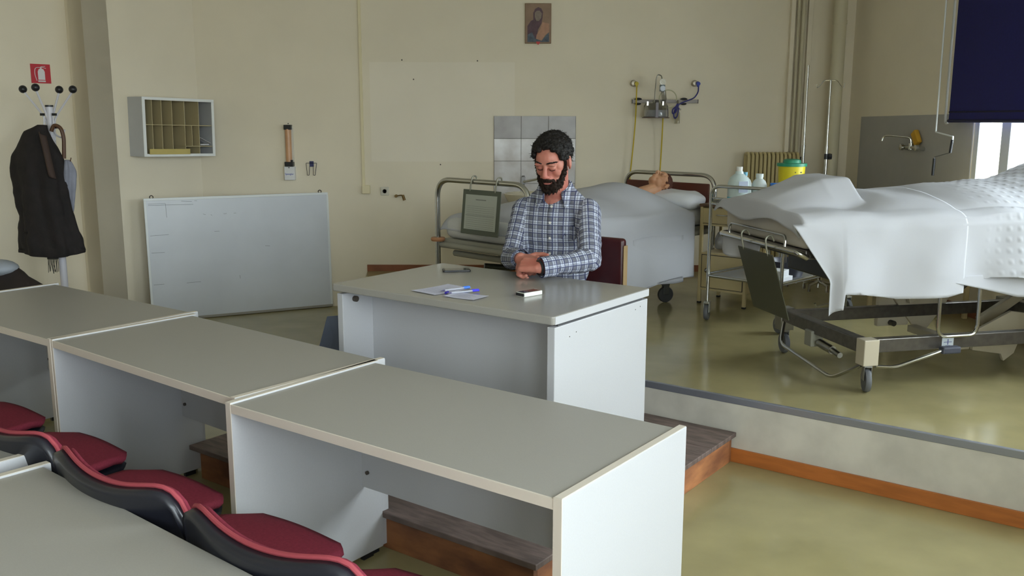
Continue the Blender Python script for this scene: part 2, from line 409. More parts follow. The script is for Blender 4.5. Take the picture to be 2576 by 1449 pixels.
# tiled splashback, basin and tap
t = thing('tile_splashback', 'block of pale marbled wall tiles with grey joints behind the seated man', 'tiles', onwall(.19, 1.63))
m = mat('marbled_tile', (224, 222, 224), .15, rgb2=(196, 190, 188), scale=6, spec=.5)
m2 = mat('marbled_tile_dull', (176, 174, 174), .3, rgb2=(160, 155, 155), scale=6)
GROUT = mat('grout', (110, 106, 100), .8)
MB().bx(-.345, .345, -.008, 0, -.94, 0).build('grout_bed', GROUT, t)
for r in range(5):
    mb = MB()
    for c in range(3): mb.bx(-.343 + c * .2295, -.343 + c * .2295 + .2265, -.011, -.001, -.188 * (r + 1) + .003, -.188 * r)
    mb.build('tile_row', m2 if r == 0 else m, t, bevel=.0015)
t = thing('washbasin', 'cream washbasin half hidden behind the foot rail of the far bed', 'basin', onwall(.2, 1.0))
CER = mat('ceramic_cream', (214, 206, 184), .2)
def bowl(u_, w_):
    a = 2 * pi * u_; prof = [(.04, -.16), (.16, -.14), (.24, -.06), (.27, 0), (.255, .005), (.23, -.03), (.12, -.1), (.03, -.11)]
    k = w_ * 7; i = min(6, int(k)); f = k - i; r = prof[i][0] * (1 - f) + prof[i + 1][0] * f; z = prof[i][1] * (1 - f) + prof[i + 1][1] * f
    return V((r * cos(a), -.25 + r * .85 * sin(a), z))
MB().grid(bowl, 28, 14, True).build('bowl', CER, t, smooth=True)
MB().bx(-.2, .2, -.08, 0, -.12, .0).build('back_ledge', CER, t, bevel=.01)
t = thing('basin_tap', 'chrome wall mixer tap with long spout over the cream basin', 'tap', onwall(.17, 1.095))
MB().bx(-.092, -.058, -.05, 0, -.03, .028).cyl((-.075, -.03, -.05), (-.075, -.03, .04), .010).build('valve_body', mat('dull_chrome', (120, 118, 116), .35, metal=1.), t, smooth=True)
MB().tube([(-.07, -.06, -.01), (.02, -.12, .012), (.10, -.16, .035), (.13, -.17, .03)], .010).build('spout', CHROME, t, smooth=True)
# picture
t = thing('wall_picture', 'small faded portrait print of a hooded figure high on the wall', 'picture', onwall(.212, 2.38), 0)
PM = mat('print_brown', (150, 124, 104), .7, var=.12, scale=14)
MB().bx(-.108, .108, -.016, 0, -.16, .16).build('board', mat('picture_edge', (128, 100, 66), .6), t, bevel=.002)
def flat(pts, o, m, nm, par=t): 
    MB().add([(x, o, z) for x, z in pts], [tuple(range(len(pts)))]).build(nm, m, par)
flat([(-.104, -.156), (.104, -.156), (.104, .156), (-.104, .156)], -.0165, PM, 'print')
flat([(-.088, -.148), (-.088, -.02), (-.06, .02), (-.04, .03), (-.04, .085), (-.026, .115), (0, .13), (.025, .12), (.04, .09), (.035, .04), (.028, .0), (-.0, -.05), (-.02, -.148)], -.0168, mat('print_plum', (98, 76, 84), .7, var=.2, scale=30), 'painted_cloak')
flat([(-.028, .05), (-.028, .085), (-.012, .102), (.012, .102), (.03, .08), (.026, .045), (.006, .02), (-.014, .02)], -.0170, mat('print_grey', (140, 126, 116), .7, var=.15, scale=50), 'painted_face')
flat([(-.02, -.145), (-.012, -.09), (.02, -.04), (.035, .01), (.09, .0), (.092, -.07), (.06, -.09), (.03, -.135)], -.0170, mat('print_apricot', (182, 140, 116), .7, var=.12, scale=30), 'painted_drape')
flat([(-.088, -.148), (-.086, -.09), (-.05, -.07), (-.025, -.12), (.03, -.138), (.06, -.10), (.088, -.07), (.092, -.148)], -.0172, mat('print_slate', (92, 102, 114), .7, var=.3, scale=40), 'painted_folds')

# wall blood pressure gauge and wire holder
def text(s, size, loc, rot, m, parent, name='lettering', ext=.0006, align='CENTER'):
    cu = bpy.data.curves.new(name, 'FONT'); cu.body = s; cu.size = size; cu.extrude = ext; cu.align_x = align; cu.align_y = 'CENTER'
    o = bpy.data.objects.new(name, cu); COL.objects.link(o)
    dg = bpy.context.evaluated_depsgraph_get(); dg.update()
    me = bpy.data.meshes.new_from_object(o.evaluated_get(dg)); bpy.data.objects.remove(o)
    me.materials.clear(); me.materials.append(m)
    o = bpy.data.objects.new(name, me); COL.objects.link(o); o.parent = parent; o.location = loc; o.rotation_euler = rot
    return o
t = thing('pressure_gauge', 'tall narrow wall blood pressure gauge with orange tube and white box', 'medical gauge', onwall(-1.88, 1.33))
MB().bx(-.036, .036, -.02, 0, -.19, .215).build('backing_plate', mat('gauge_white', (214, 208, 196), .4), t, bevel=.003)
MB().cyl((-.003, -.03, -.09), (-.003, -.03, .19), .026, n=20).build('tube', mat('orange_tube', (206, 158, 118), .3, var=.08, scale=12), t, smooth=True)
MB().bx(-.033, .03, -.055, -.005, .185, .225).build('top_cap', BLACK, t, bevel=.003)
MB().bx(-.036, .037, -.06, -.005, -.12, -.082).bx(-.02, .03, -.05, -.01, -.082, -.066).build('bottom_cap', BLACK, t, bevel=.003)
MB().bx(-.042, .045, -.055, 0, -.235, -.122).build('label_box', mat('box_white', (224, 224, 226), .4), t, bevel=.004)
RED = mat('logo_red', (196, 60, 60), .5); BLU = mat('logo_blue', (40, 60, 170), .5)
def heart(s, cx, cz):
    return [(cx + s * .062 * 16 * sin(a) ** 3, cz + s * .062 * (13 * cos(a) - 5 * cos(2 * a) - 2 * cos(3 * a) - cos(4 * a))) for a in [2 * pi * k / 20 for k in range(20)]]
flat(heart(.017, .0, -.158), -.0556, RED, 'heart_logo')
text('Spengler', .021, (.001, -.0555, -.184), (pi / 2, 0, 0), BLU, t)
for z in (.235, -.13): MB().ell((.0, -.022 if z > 0 else -.057, z), .005, n=8, m=6).build('screw', HOLE, t)
t = thing('wire_holder', 'small blue bracket with bent wire arms beside the blood pressure gauge', 'bracket', onwall(-1.70, 1.2))
MB().bx(-.018, .018, -.006, 0, .005, .052).build('plate', mat('navy_plate', (52, 56, 100), .5), t, bevel=.002)
for x in (-1, 1):
    MB().tube(round_path([(x * .0, -.01, .036), (x * .045, -.012, .036), (x * .033, -.03, -.065), (x * .018, -.03, -.065), (x * .015, -.012, .01)], .004, 3), .0022, 6).build('wire_arm', mat('dark_wire', (60, 58, 66), .4, metal=.7), t, smooth=True)

# whiteboard leaning
BLp = V((-2.872, 7.195, 0)); BRp = V((-1.558, 7.86, 0)); d = (BRp - BLp); Lb = d.length; ang = math.atan2(d.y, d.x)
t = thing('whiteboard', 'large scuffed whiteboard standing on the floor against the wall', 'whiteboard', BLp, ang)
Hb = .985; tilt = Matrix.Rotation(R(-2.0), 3, 'X')
def wb(mb): 
    mb.v = [tuple(tilt @ V(p) + V((0, 0, .004))) for p in mb.v]; return mb
WBM = mat('whiteboard_enamel', (206, 210, 218), .3, var=.05, scale=2.5, spec=.5)
wb(MB().bx(.012, Lb - .012, -.006, .006, .012, Hb - .012)).build('board_surface', WBM, t)
FW = mat('white_frame', (222, 226, 228), .35)
for nm_, a in (('frame_top', (0, Lb, -.010, .010, Hb - .02, Hb)), ('frame_bottom', (0, Lb, -.010, .010, 0, .02)), ('frame_side', (0, .018, -.010, .010, .02, Hb - .02)), ('frame_side', (Lb - .018, Lb, -.010, .010, .02, Hb - .02))):
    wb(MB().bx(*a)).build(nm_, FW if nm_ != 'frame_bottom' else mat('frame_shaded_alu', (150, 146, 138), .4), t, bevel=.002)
for x in (.06, Lb - .07):
    wb(MB().tube(arc((x, 0, Hb + .008), .013, 0, 2 * pi, 14, (1, 0, 0), (0, 0, 1)), .004, 6)).build('hanging_ring', HOLE, t, smooth=True)
MK = mat('marker_residue', (92, 100, 108), .6)
marks = [(.03, .93, .37, .926), (.38, .955, .40, .952), (.03, .69, .17, .694), (.03, .555, .13, .553), (.03, .30, .11, .3), (.28, .297, .39, .299), (.92, .56, .96, .556), (.6, .84, .625, .842), (.5, .84, .51, .83), (.68, .842, .70, .842), (.03, .94, .16, .94), (.16, .94, .163, .83), (.70, .33, .703, .30), (.44, .845, .46, .84), (.28, .955, .36, .95), (.52, .70, .56, .70)]
mb = MB()
for x0, z0_, x1, z1_ in marks: mb.tube([(x0, -.0062, z0_), (x1, -.0062, z1_)], .0011, 5)
tag(wb(mb).build('marker_traces', MK, t), kind='stuff')

# fire sign, on the left wall
def on_left(s, z, o=0.0):
    p = CC - W * s + U * o; return V((p.x, p.y, z))
la = math.atan2(W.y, W.x)
t = thing('fire_sign', 'red and white fire extinguisher sign above the coat stand', 'sign', on_left(.227, 1.933, .001), la)
MB().bx(-.074, .074, -.003, 0, -.07, .07).build('plate', mat('sign_red', (190, 28, 44), .4), t, bevel=.001)
SW_ = mat('sign_white', (224, 220, 224), .5)
def fl(pts, nm, o=-.0035): MB().add([(x, o, z) for x, z in pts], [tuple(range(len(pts)))]).build(nm, SW_, t)
fl([(-.022, -.045), (.03, -.045), (.03, .015), (.022, .032), (.008, .038), (.008, .046), (-.002, .046), (-.002, .038), (-.014, .032), (-.022, .015)], 'extinguisher_body')
fl([(-.024, -.06), (.032, -.06), (.032, -.05), (-.024, -.05)], 'extinguisher_base')
MB().tube(round_path([(.0, -.0045, .045), (-.04, -.0045, .045), (-.048, -.0045, .0), (-.034, -.0045, -.052)], .02, 4), .0022, 6).tube([(.0, -.0045, .05), (.04, -.0045, .04)], .0022, 6).tube([(.0, -.0045, .05), (.036, -.0045, .056)], .0018, 6).build('extinguisher_hose', SW_, t)

# pigeon hole cabinet on the pillar: local x along the wall, front at y = -.2 (towards the room)
pa = math.atan2(W.y, W.x)
cb = CA - W * .32; 
t = thing('pigeonhole_cabinet', 'shallow white wall cabinet divided into pigeonholes, open at the front', 'cabinet', (cb.x, cb.y, 1.535), pa)
t.rotation_euler = (0, R(1.2), pa)
CW, CH, CD_ = .645, .46, .2
x0, x1, z0_, z1_ = -CW / 2, CW / 2, -CH / 2, CH / 2
GREYP = mat('cabinet_grey', (190, 192, 196), .5, var=.03); WF = mat('cabinet_front', (238, 240, 240), .4); BRN = mat('cabinet_inside', (160, 150, 128), .6, var=.1)
MB().bx(x0, x0 + .016, -CD_, 0, z0_, z1_).build('side_panel', GREYP, t); MB().bx(x1 - .016, x1, -CD_, 0, z0_, z1_).build('side_panel', GREYP, t)
MB().bx(x0 + .016, x1 - .016, -CD_, 0, z1_ - .016, z1_).build('top_panel', GREYP, t); MB().bx(x0 + .016, x1 - .016, -CD_, 0, z0_, z0_ + .016).build('bottom_panel', GREYP, t)
MB().bx(x0 + .016, x1 - .016, -.008, 0, z0_ + .016, z1_ - .016).build('back_panel', BRN, t)
mb = MB(); e = .022
mb.bx(x0 - .002, x1 + .002, -CD_ - .004, -CD_ + .002, z1_ - e, z1_).bx(x0 - .002, x1 + .002, -CD_ - .004, -CD_ + .002, z0_, z0_ + e).bx(x0 - .002, x0 + e, -CD_ - .004, -CD_ + .002, z0_ + e, z1_ - e).bx(x1 - e, x1 + .002, -CD_ - .004, -CD_ + .002, z0_ + e, z1_ - e)
mb.build('front_frame', WF, t, bevel=.001)
DV = mat('divider_cream', (196, 182, 142), .5)
zm = z0_ + .245
MB().bx(x0 + .016, x1 - .016, -CD_ + .01, -.008, zm, zm + .005).build('shelf', DV, t)
def xw(f): return x0 + .016 + (CW - .032) * f
for f in (.115, .25, .40, .585, .8): MB().bx(xw(f), xw(f) + .004, -CD_ + .012, -.008, zm + .005, z1_ - .016).build('divider', DV, t)
for f in (.115, .25, .40, .585, .8): MB().bx(xw(f), xw(f) + .004, -CD_ + .012, -.008, z0_ + .016, zm).build('divider', DV, t)
MB().bx(xw(.69), xw(.69) + .004, -CD_ + .012, -.008, z0_ + .085, zm).build('divider', DV, t)
MB().bx(xw(.585), x1 - .016, -CD_ + .012, -.008, z0_ + .078, z0_ + .083).build('shelf', DV, t)
MB().bx(xw(.04), xw(.63), -CD_ - .012, -CD_ - .004, z0_ + .018, z0_ + .06).build('name_strip', mat('yellow_card', (196, 178, 108), .6), t, bevel=.001)
cm = t.matrix_basis.copy() if hasattr(t, 'matrix_basis') else None
pp = V(t.location) + Matrix.Rotation(pa, 3, 'Z') @ V((xw(.9), -.11, z0_ + .084))
t2 = thing('paper_bundle', 'crumpled white papers in the lower pigeonhole of the wall cabinet', 'papers', pp, pa)
def crump(u_, w_): return V(((u_ - .5) * .10, (w_ - .5) * .15, .014 + .05 * (1 - u_) + .006 * NZ.noise(V((u_ * 5, w_ * 5, 1)))))
MB().grid(crump, 10, 8).build('loose_sheet', mat('paper_white', (218, 218, 222), .7), t2, solid=.002)
MB().bx(-.04, .04, -.06, .06, 0, .010).build('stacked_sheets', MATS['paper_white'], t2)

# coat stand
CX, CY = -3.105, 6.3
t = thing('coat_stand', 'white metal coat stand with black ball hooks in the corner', 'coat stand', (CX, CY, 0))
CSM = mat('coat_stand_white', (206, 204, 212), .35)
MB().cyl((0, 0, .03), (0, 0, 1.68), .024, n=18).build('pole', CSM, t, smooth=True)
MB().cyl((0, 0, 1.68), (0, 0, 1.692), .026, n=18).build('cap', BLACK, t, smooth=True)
MB().lathe([(.01, 0), (.2, 0), (.2, .012), (.05, .03), (.026, .05)], n=28).build('base', CSM, t, smooth=True)
for k, (dx, dz, dy) in enumerate(((-.155, .095, -.02), (-.045, .105, -.07), (.048, .095, .06), (.168, .095, .0))):
    h = MB().tube(round_path([(dx * .12, dy * .12, 1.46), (dx * .16, dy * .16, 1.60), (dx, dy, 1.70 + dz * .9)], .05, 5), .007, 8).build('hook_arm', CSM, t, smooth=True)
    MB().ell((dx, dy, 1.70 + dz), .026, n=16, m=10).build('ball', BLACK, h, smooth='all')
for z in (1.63, 1.545):
    for s in (-1, 1): MB().bx(s * .04 - .012, s * .04 + .012, -.03, -.01, z - .008, z + .008).build('clamp', BLACK, t)
for s in (-1, 1):
    MB().tube(round_path([(s * .03, -.02, 1.62), (s * .035, -.03, 1.50), (s * .09, -.04, 1.47), (s * .115, -.05, 1.53)], .03, 5), .0055, 8).build('lower_hook', CSM, t, smooth=True)
# coat
coat = mat('dark_coat_cloth', (26, 20, 20), .85, var=.3, scale=14, bump=.2, bscale=90)
prof = [(1.56, .02, .03, .03), (1.52, -.02, .075, .06), (1.44, -.03, .125, .085), (1.36, -.035, .165, .10), (1.27, -.03, .185, .105), (1.1, -.02, .185, .105), (.95, .0, .185, .11), (.82, .01, .20, .115), (.73, .02, .215, .12), (.70, .02, .21, .118)]
prof = [(z, cx, rx * (.92 if z > .9 else .97), ry) for z, cx, rx, ry in prof]
def coatf(u_, w_):
    k = w_ * (len(prof) - 1); i = min(len(prof) - 2, int(k)); f = k - i
    z, cx, rx, ry = [prof[i][j] * (1 - f) + prof[i + 1][j] * f for j in range(4)]
    a = 2 * pi * u_; fold = 1 + .07 * sin(a * 7 + w_ * 3) * min(1, w_ * 2) + .04 * sin(a * 13 - w_ * 5) * w_
    z += .012 * sin(a * 2 + 1) * (w_ > .9)
    p = V((-.035 + cx + rx * cos(a) * fold, -.085 + ry * sin(a) * fold, z)); n_ = NZ.noise(p * 14) * .009
    return p + V((n_, n_, 0))
t2 = thing('coat', 'dark brown winter coat hanging on the white coat stand', 'coat', (CX, CY, 0))
MB().grid(coatf, 72, 44, True).build('coat_body', coat, t2, smooth='all', solid=.006)
def sleeve(u_, w_):
    a = 2 * pi * u_; r = .040 - .005 * w_ + .003 * sin(a * 5 + w_ * 20)
    c = V((-.09 - .03 * w_, -.16 + .0 * w_, 1.36 - .50 * w_)); return c + V((r * cos(a), r * .8 * sin(a), .01 * sin(a)))
MB().grid(sleeve, 18, 24, True).build('sleeve', coat, t2, smooth='all', solid=.004)
def lapel(u_, w_): return V((-.0 + .045 * u_ + .05 * w_, -.165 - .03 * sin(pi * u_) - .02 * w_, 1.52 - .28 * w_ - .03 * u_))
MB().grid(lapel, 6, 14).build('lapel', mat('coat_lapel', (62, 46, 40), .8), t2, smooth='all', solid=.006)
t2 = thing('scarf', 'dark knitted scarf with fringe hanging below the coat hem', 'scarf', (CX - .04, CY - .05, .70))
KN = mat('scarf_wool', (62, 60, 56), .9, var=.3, scale=60)
MB().bx(-.035, .035, -.012, .012, -.045, .05).build('scarf_end', KN, t2, bevel=.004)
mb = MB()
for i in range(13):
    x = -.033 + i * .0055; mb.tube([(x, 0, -.045), (x + random.uniform(-.004, .004), 0, -.08), (x + random.uniform(-.007, .007), 0, -.125 - random.uniform(0, .02))], .0018, 5)
tag(mb.build('fringe', KN, t2), kind='stuff')
t2 = thing('umbrella', 'folded grey umbrella with curved wooden handle hung on the coat stand', 'umbrella', (CX + .105, CY - .06, 1.0))
MB().tube(round_path([(-.075, 0, .52), (-.055, 0, .565), (-.01, 0, .545), (.005, 0, .48), (-.005, 0, .34)], .03, 6), .0125, 10).build('handle', mat('umbrella_wood', (88, 58, 38), .4), t2, smooth=True)
def umb(u_, w_):
    a = 2 * pi * u_; r = (.014 + .034 * math.sin(min(1, w_ * 3.2) * pi / 2)) * (1 - w_) ** .6 + .006
    r *= 1 + .34 * sin(a * 4 + w_ * 4); return V((.005 + r * cos(a) + .01 * w_, r * .8 * sin(a), .33 - .36 * w_))
MB().grid(umb, 32, 24, True).build('canopy', mat('umbrella_cloth', (132, 134, 148), .7, var=.15, scale=12), t2, smooth='all', solid=.002)
for x, y in ((.035, .0), (-.03, -.01)): MB().cyl((x, y, .32), (x * 1.2, y, .345), .003).build('rib_tip', MATS['umbrella_wood'], t2)
# bag by the wall
t2 = thing('travel_bag', 'dark bulging bag with a pale flap behind the wall end desk', 'bag', (-3.12, 5.6, 0))
def bag(u_, w_):
    a = 2 * pi * u_; z = .70 * w_; r = .26 * (1 - max(0, w_ - .62) ** 1.6 * 3.4) * (.85 + .3 * min(1, w_ * 3)); r = max(r, .02)
    p = V((r * cos(a), r * .7 * sin(a), z)); return p + V((1, 1, 0)) * NZ.noise(p * 9) * .02
MB().grid(bag, 40, 24, True).build('bag_body', mat('bag_black', (36, 26, 26), .6, var=.4, scale=10), t2, smooth='all')
MB().ell((-.06, -.02, .70), (.15, .12, .055)).build('flap', mat('pale_grey_cloth', (150, 156, 166), .6, var=.1), t2, smooth='all')
# blue grey board between desk and whiteboard
t2 = thing('cardboard_sheet', 'blue grey cardboard sheet leaning on the teacher desk end', 'cardboard', (-.94, 4.42, 0), 0.1)
MB().add([(-.10, 0, .0), (.18, .1, 0), (.18, .2, .62), (.02, .14, .62), (-.09, .01, .22)], [(0, 1, 2, 3, 4)]).build('sheet', mat('slate_card', (96, 104, 122), .7, var=.08), t2, solid=.006)
# ------------------------------------------------------------------ medical wall rail
t = thing('equipment_rail', 'short steel equipment rail screwed to the back wall', 'rail', onwall(1.275, 1.752))
MB().bx(-.275, .275, -.042, -.032, -.014, .014).build('rail_bar', mat('rail_alu', (150, 143, 138), .5, metal=.3), t, bevel=.002)
for x in (-.215, .165): 
    MB().cyl((x, -.032, 0), (x, 0, 0), .012).build('stand_off', STEEL, t)
    MB().ell((x - .01, -.035, .018), (.03, .012, .012)).ell((x - .012, -.035, -.02), (.026, .012, .01)).build('rail_clamp', BLACK, t, smooth='all')
for x in (-.276, .27): MB().bx(x, x + .005, -.045, -.028, -.016, .016).build('end_cap', BLACK, t)
GL = glassy('clear_jar', (214, 214, 212), .35)
t = thing('suction_jar', 'wide clear suction jar with pressure gauge clipped on the rail', 'jar', onwall(1.185, 1.62, .13))
MB().lathe([(.001, 0), (.10, 0), (.105, .01), (.10, .09), (.085, .115), (.03, .125), (.028, .14)], n=32).build('jar', GL, t, smooth=True)
MB().lathe([(.001, .0), (.112, .0), (.112, .008), (.001, .008)], (0, 0, -.006), n=32).build('base_ring', mat('jar_base', (104, 86, 78), .5), t, smooth=True)
MB().lathe([(.001, .005), (.096, .006), (.096, .06), (.001, .061)], n=28).build('lining', mat('grey_liner', (196, 198, 206), .5), t, smooth=True)
MB().bx(-.018, .004, -.112, -.106, 0, .12).build('scale_strip', mat('scale_grey', (140, 134, 142), .5), t)
for a in (-.9, .45): MB().bx(.1 * sin(a) - .008, .1 * sin(a) + .008, -.1 * cos(a) - .004, -.1 * cos(a), .095, .13).build('catch', CHROME, t, bevel=.002)
MB().tube(round_path([(-.02, -.04, .12), (-.012, -.05, .31), (-.0, -.05, .345), (.03, -.05, .335), (.035, -.05, .31)], .02, 5), .0045, 8).build('riser_tube', STEEL, t, smooth=True)
MB().lathe([(.001, 0), (.022, 0), (.024, .006), (.024, .016), (.001, .017)], (.04, -.05, .285), 24, axis=(0, -1, 0)).build('gauge_case', STEEL, t, smooth=True)
MB().lathe([(.001, 0), (.020, 0), (.020, .001), (.001, .001)], (.04, -.0675, .285), 20, axis=(0, -1, 0)).tube([(.046, -.0695, .277), (.034, -.0695, .293)], .0012, 4).build('gauge_face', mat('gauge_face', (226, 222, 206), .4), t)
MB().bx(.02, .06, -.075, -.02, .21, .262).build('regulator_body', mat('regulator_grey', (86, 104, 112), .4), t, bevel=.004)
MB().lathe([(.007, 0), (.021, 0), (.023, .008), (.018, .014), (.007, .014)], (.038, -.075, .232), 20, axis=(0, -1, 0)).build('regulator_knob', mat('knob_white', (214, 222, 236), .4), t, smooth=True)
MB().tube([(.05, -.05, .21), (.06, -.04, .15), (.055, -.03, .12)], .02, 12).build('filter_cup', GL, t, smooth=True)
t = thing('flow_bottle', 'slender clear flow bottle hanging from the steel rail', 'bottle', onwall(1.375, 1.57, .06))
MB().lathe([(.001, 0), (.022, 0), (.023, .01), (.023, .085), (.016, .10), (.010, .11), (.008, .19)], n=20).build('bottle', glassy('clear_jar2', (226, 224, 214), .45), t, smooth=True)
MB().cyl((.0, 0, .11), (.0, 0, .145), .013).cyl((0, 0, .12), (.03, 0, .115), .006).build('bottle_valve', CHROME, t, smooth=True)
t = thing('clear_tubing', 'loop of clear yellowish tubing hanging over the suction jar', 'tube', onwall(1.28, 1.78, .19))
MB().tube(arc((0, .05, -.01), .072, -.2, 2 * pi * .86, 30, (1, 0, 0), (0, 0, 1)), .0045, 8).build('tubing', mat('clear_pvc', (196, 192, 158), .3), t, smooth=True)
for x, lab, cc in ((1.02, 'gas outlet with yellow hose plug at the end of the wall rail', (196, 176, 50)), (1.53, 'gas outlet with bright blue hose plug above the wall rail', (50, 70, 170))):
    t = thing('gas_outlet', lab, 'gas outlet', onwall(x, 1.90))
    MB().lathe([(.001, 0), (.026, 0), (.026, .03), (.018, .05), (.001, .052)], (-.012, 0, 0), 20, axis=(0, -1, 0)).build('outlet', mat('outlet_alu', (176, 168, 152), .35, metal=.5), t, smooth=True)
    MB().cyl((.008, -.05, .0), (.008, -.085, -.006), .016).cyl((.008, -.07, 0), (.008, -.07, -.03), .010).build('plug', mat('plug%d' % cc[2], cc, .4), t, smooth=True)
YH = mat('yellow_hose', (200, 172, 26), .45)
for pts, lab in (([(1.03, BW - .075, 1.88), (1.028, BW - .07, 1.6), (1.012, BW - .06, 1.35), (.993, BW - .05, 1.12), (.99, BW - .05, .95)], 'yellow hose running down the wall from the gas outlet'),
                 ([(1.252, BW - .09, 1.62), (1.254, BW - .06, 1.45), (1.25, BW - .05, 1.25), (1.243, BW - .05, 1.1), (1.24, BW - .05, .95)], 'yellow hose running down the wall from the suction jar')):
    c = V(pts[0]); o = MB().tube([V(p) - c for p in round_path(pts, .1, 5)], .0055, 8).build('gas_hose', YH, loc=c, smooth=True)
    tag(o, lab, 'hose', 'yellow gas hoses')
c = V((1.54, BW - .075, 1.87)); BH = mat('blue_hose', (42, 42, 120), .4)
pts = [(1.54, BW - .075, 1.87), (1.54, BW - .08, 1.83), (1.51, BW - .09, 1.78), (1.46, BW - .09, 1.76), (1.40, BW - .09, 1.74), (1.33, BW - .1, 1.69), (1.325, BW - .1, 1.66)]
for k in range(3):
    pts += [(1.335 + .004 * k, BW - .11 - .006 * k, 1.645), (1.37, BW - .11, 1.70), (1.378 - .005 * k, BW - .11, 1.74), (1.35, BW - .105, 1.70)]
pts += [(1.335, BW - .11, 1.64), (1.345, BW - .11, 1.61), (1.365, BW - .11, 1.625), (1.38, BW - .1, 1.70)]
tag(MB().tube([V(p) - c for p in round_path(pts, .03, 3)], .0055, 8).build('oxygen_hose', BH, loc=c, smooth=True), 'coiled dark blue hose from the blue plug down to the rail', 'hose')

# tap, sponge and blind on the right wall
ra = math.atan2(RWd.y, RWd.x)       # local x along the wall towards the camera, local -y... y points out of the room
t = thing('sink_mixer', 'chrome wall mixer tap with hooked spout on the grey panel', 'tap', on_right(1.07, 1.405), ra)
mb = MB().cyl((-.10, -.05, 0), (.10, -.05, 0), .012)
mb.build('tap_body', CHROME, t, smooth=True)
for x in (-.10, .10):
    MB().cyl((x, 0, -.01), (x, -.05, 0), .016).lathe([(.001, 0), (.024, 0), (.022, .02), (.001, .022)], (x, -.055, 0), 12, axis=(0, -1, 0)).build('tap_handle', CHROME, t, smooth=True)
MB().cyl((0, -.05, -.015), (0, -.05, .03), .018).tube(round_path([(0, -.05, .02), (0, -.055, .07), (-.10, -.17, .085), (-.125, -.2, .08), (-.13, -.205, .045)], .03, 6), .0065, 8).build('spout', CHROME, t, smooth=True)
t = thing('sponge', 'yellow sponge wedged behind the tap on the grey panel', 'sponge', on_right(1.10, 1.475, .03), ra)
MB().box((0, 0, 0), (.06, .035, .105), Matrix.Rotation(R(-35), 3, 'Y')).build('sponge', mat('sponge_yellow', (196, 150, 44), .9, bump=.4, bscale=200), t, bevel=.006)
t = thing('roller_blind', 'dark navy roller blind pulled halfway down the window', 'blind', on_right(1.55, 1.60, .07), ra)
BLD = mat('navy_blind_cloth', (22, 22, 92), .8, var=.12, scale=60)
MB().bx(0, 2.35, -.0015, .0015, 0, 1.42).build('cloth', BLD, t)
MB().tube([(0, 0, .055), (2.35, 0, .055)], .006, 8).build('batten_seam', mat('navy_dark', (18, 16, 50), .8), t)
MB().tube([(-.004, 0, -.004), (2.354, 0, -.004)], .011, 10).build('bottom_bar', mat('navy_bar', (24, 24, 60), .6), t, smooth=True)
MB().tube(round_path([(-.035, -.005, 1.42), (-.035, -.005, .02), (-.03, -.005, -.02), (.0, -.005, -.015)], .02, 4), .008, 8).build('side_cord', mat('blind_side_white', (188, 188, 184), .4), t, smooth=True)
MB().cyl((-.05, 0, 1.45), (2.4, 0, 1.45), .04).build('roller_tube', MATS['blind_side_white'], t, smooth=True)
t = thing('blind_crank', 'thin white crank rod with black handles hanging beside the blind', 'crank', on_right(1.54, 1.52, .15), ra)
CR = mat('crank_white', (216, 220, 222), .3)
MB().tube([(-.007, 0, 1.3), (.0, 0, .02), (.0, 0, .0)], .0055, 8).tube([(0, 0, .003), (.2, .0, -.025)], .005, 8).tube([(.2, 0, -.022), (.2, 0, -.06)], .006, 8).build('crank_rod', CR, t, smooth=True)
MB().cyl((.198, 0, -.045), (.185, 0, -.13), .0095).build('handle_grip', BLACK, t, smooth=True)
MB().tube([(.185, 0, -.13), (.01, 0, -.165), (.008, 0, -.18)], .0035, 8).build('crank_arm', mat('crank_dark', (96, 96, 98), .4), t, smooth=True)
MB().cyl((.008, 0, -.175), (.004, 0, -.29), .0095).build('handle_grip', BLACK, t, smooth=True)

# ------------------------------------------------------------------ castors
def castor(parent, x, y, r=.055, top=.14, ang=0.0, mw=GREYR, mf=STEEL):
    """wheel rests on z=0 of the parent"""
    q = Matrix.Rotation(ang, 3, 'Z')
    def T(mb): mb.v = [tuple(q @ V(p) + V((x, y, 0))) for p in mb.v]; return mb
    f = T(MB().bx(-.022, .022, -.019, -.015, r, r * 2 + .015).bx(-.022, .022, .015, .019, r, r * 2 + .015).bx(-.024, .03, -.019, .019, r * 2 + .008, r * 2 + .02).cyl((.012, 0, r * 2 + .01), (.012, 0, top), .013)).build('castor', mf, parent, bevel=.002)
    T(MB().lathe([(.012, -.012), (r * .7, -.012), (r - .004, -.013), (r, -.006), (r, .006), (r - .004, .013), (r * .7, .012), (.012, .012)], (0, 0, r), 28, axis=(0, 1, 0))).build('wheel', mw, f, smooth=True)
    return f
PZ = .311
# ------------------------------------------------------------------ bed by the back wall
B1 = V((.493, 6.28, PZ)); A1 = R(45)
t = thing('hospital_bed', 'old chrome railed hospital bed against the back wall', 'bed', B1, A1)
LX, LY = .965, .405
GREYF = mat('grey_bed_frame', (150, 148, 136), .45)
for s, nm_, zt_ in ((-1, 'foot_rail', .918), (1, 'head_rail', .895)):
    x = s * LX
    MB().tube(round_path([(x, -LY, .12), (x, -LY, zt_), (x, LY, zt_), (x, LY, .12)], .12, 8), .0165, 14).build(nm_, CHROME, t, smooth=True)
    for y in (-.27, .27): castor(t, .59 * s, y, .058, .30, 1.2 if y > 0 else 2.6, RUBBER, mat('dark_castor', (80, 80, 76), .4, metal=.7))
MB().tube(round_path([(-.62, .27, .30), (.62, .27, .30), (.62, -.27, .30), (-.62, -.27, .30), (-.62, .27, .30)], .05, 4), .016, 10).build('base_frame', GREYF, t, smooth=True)
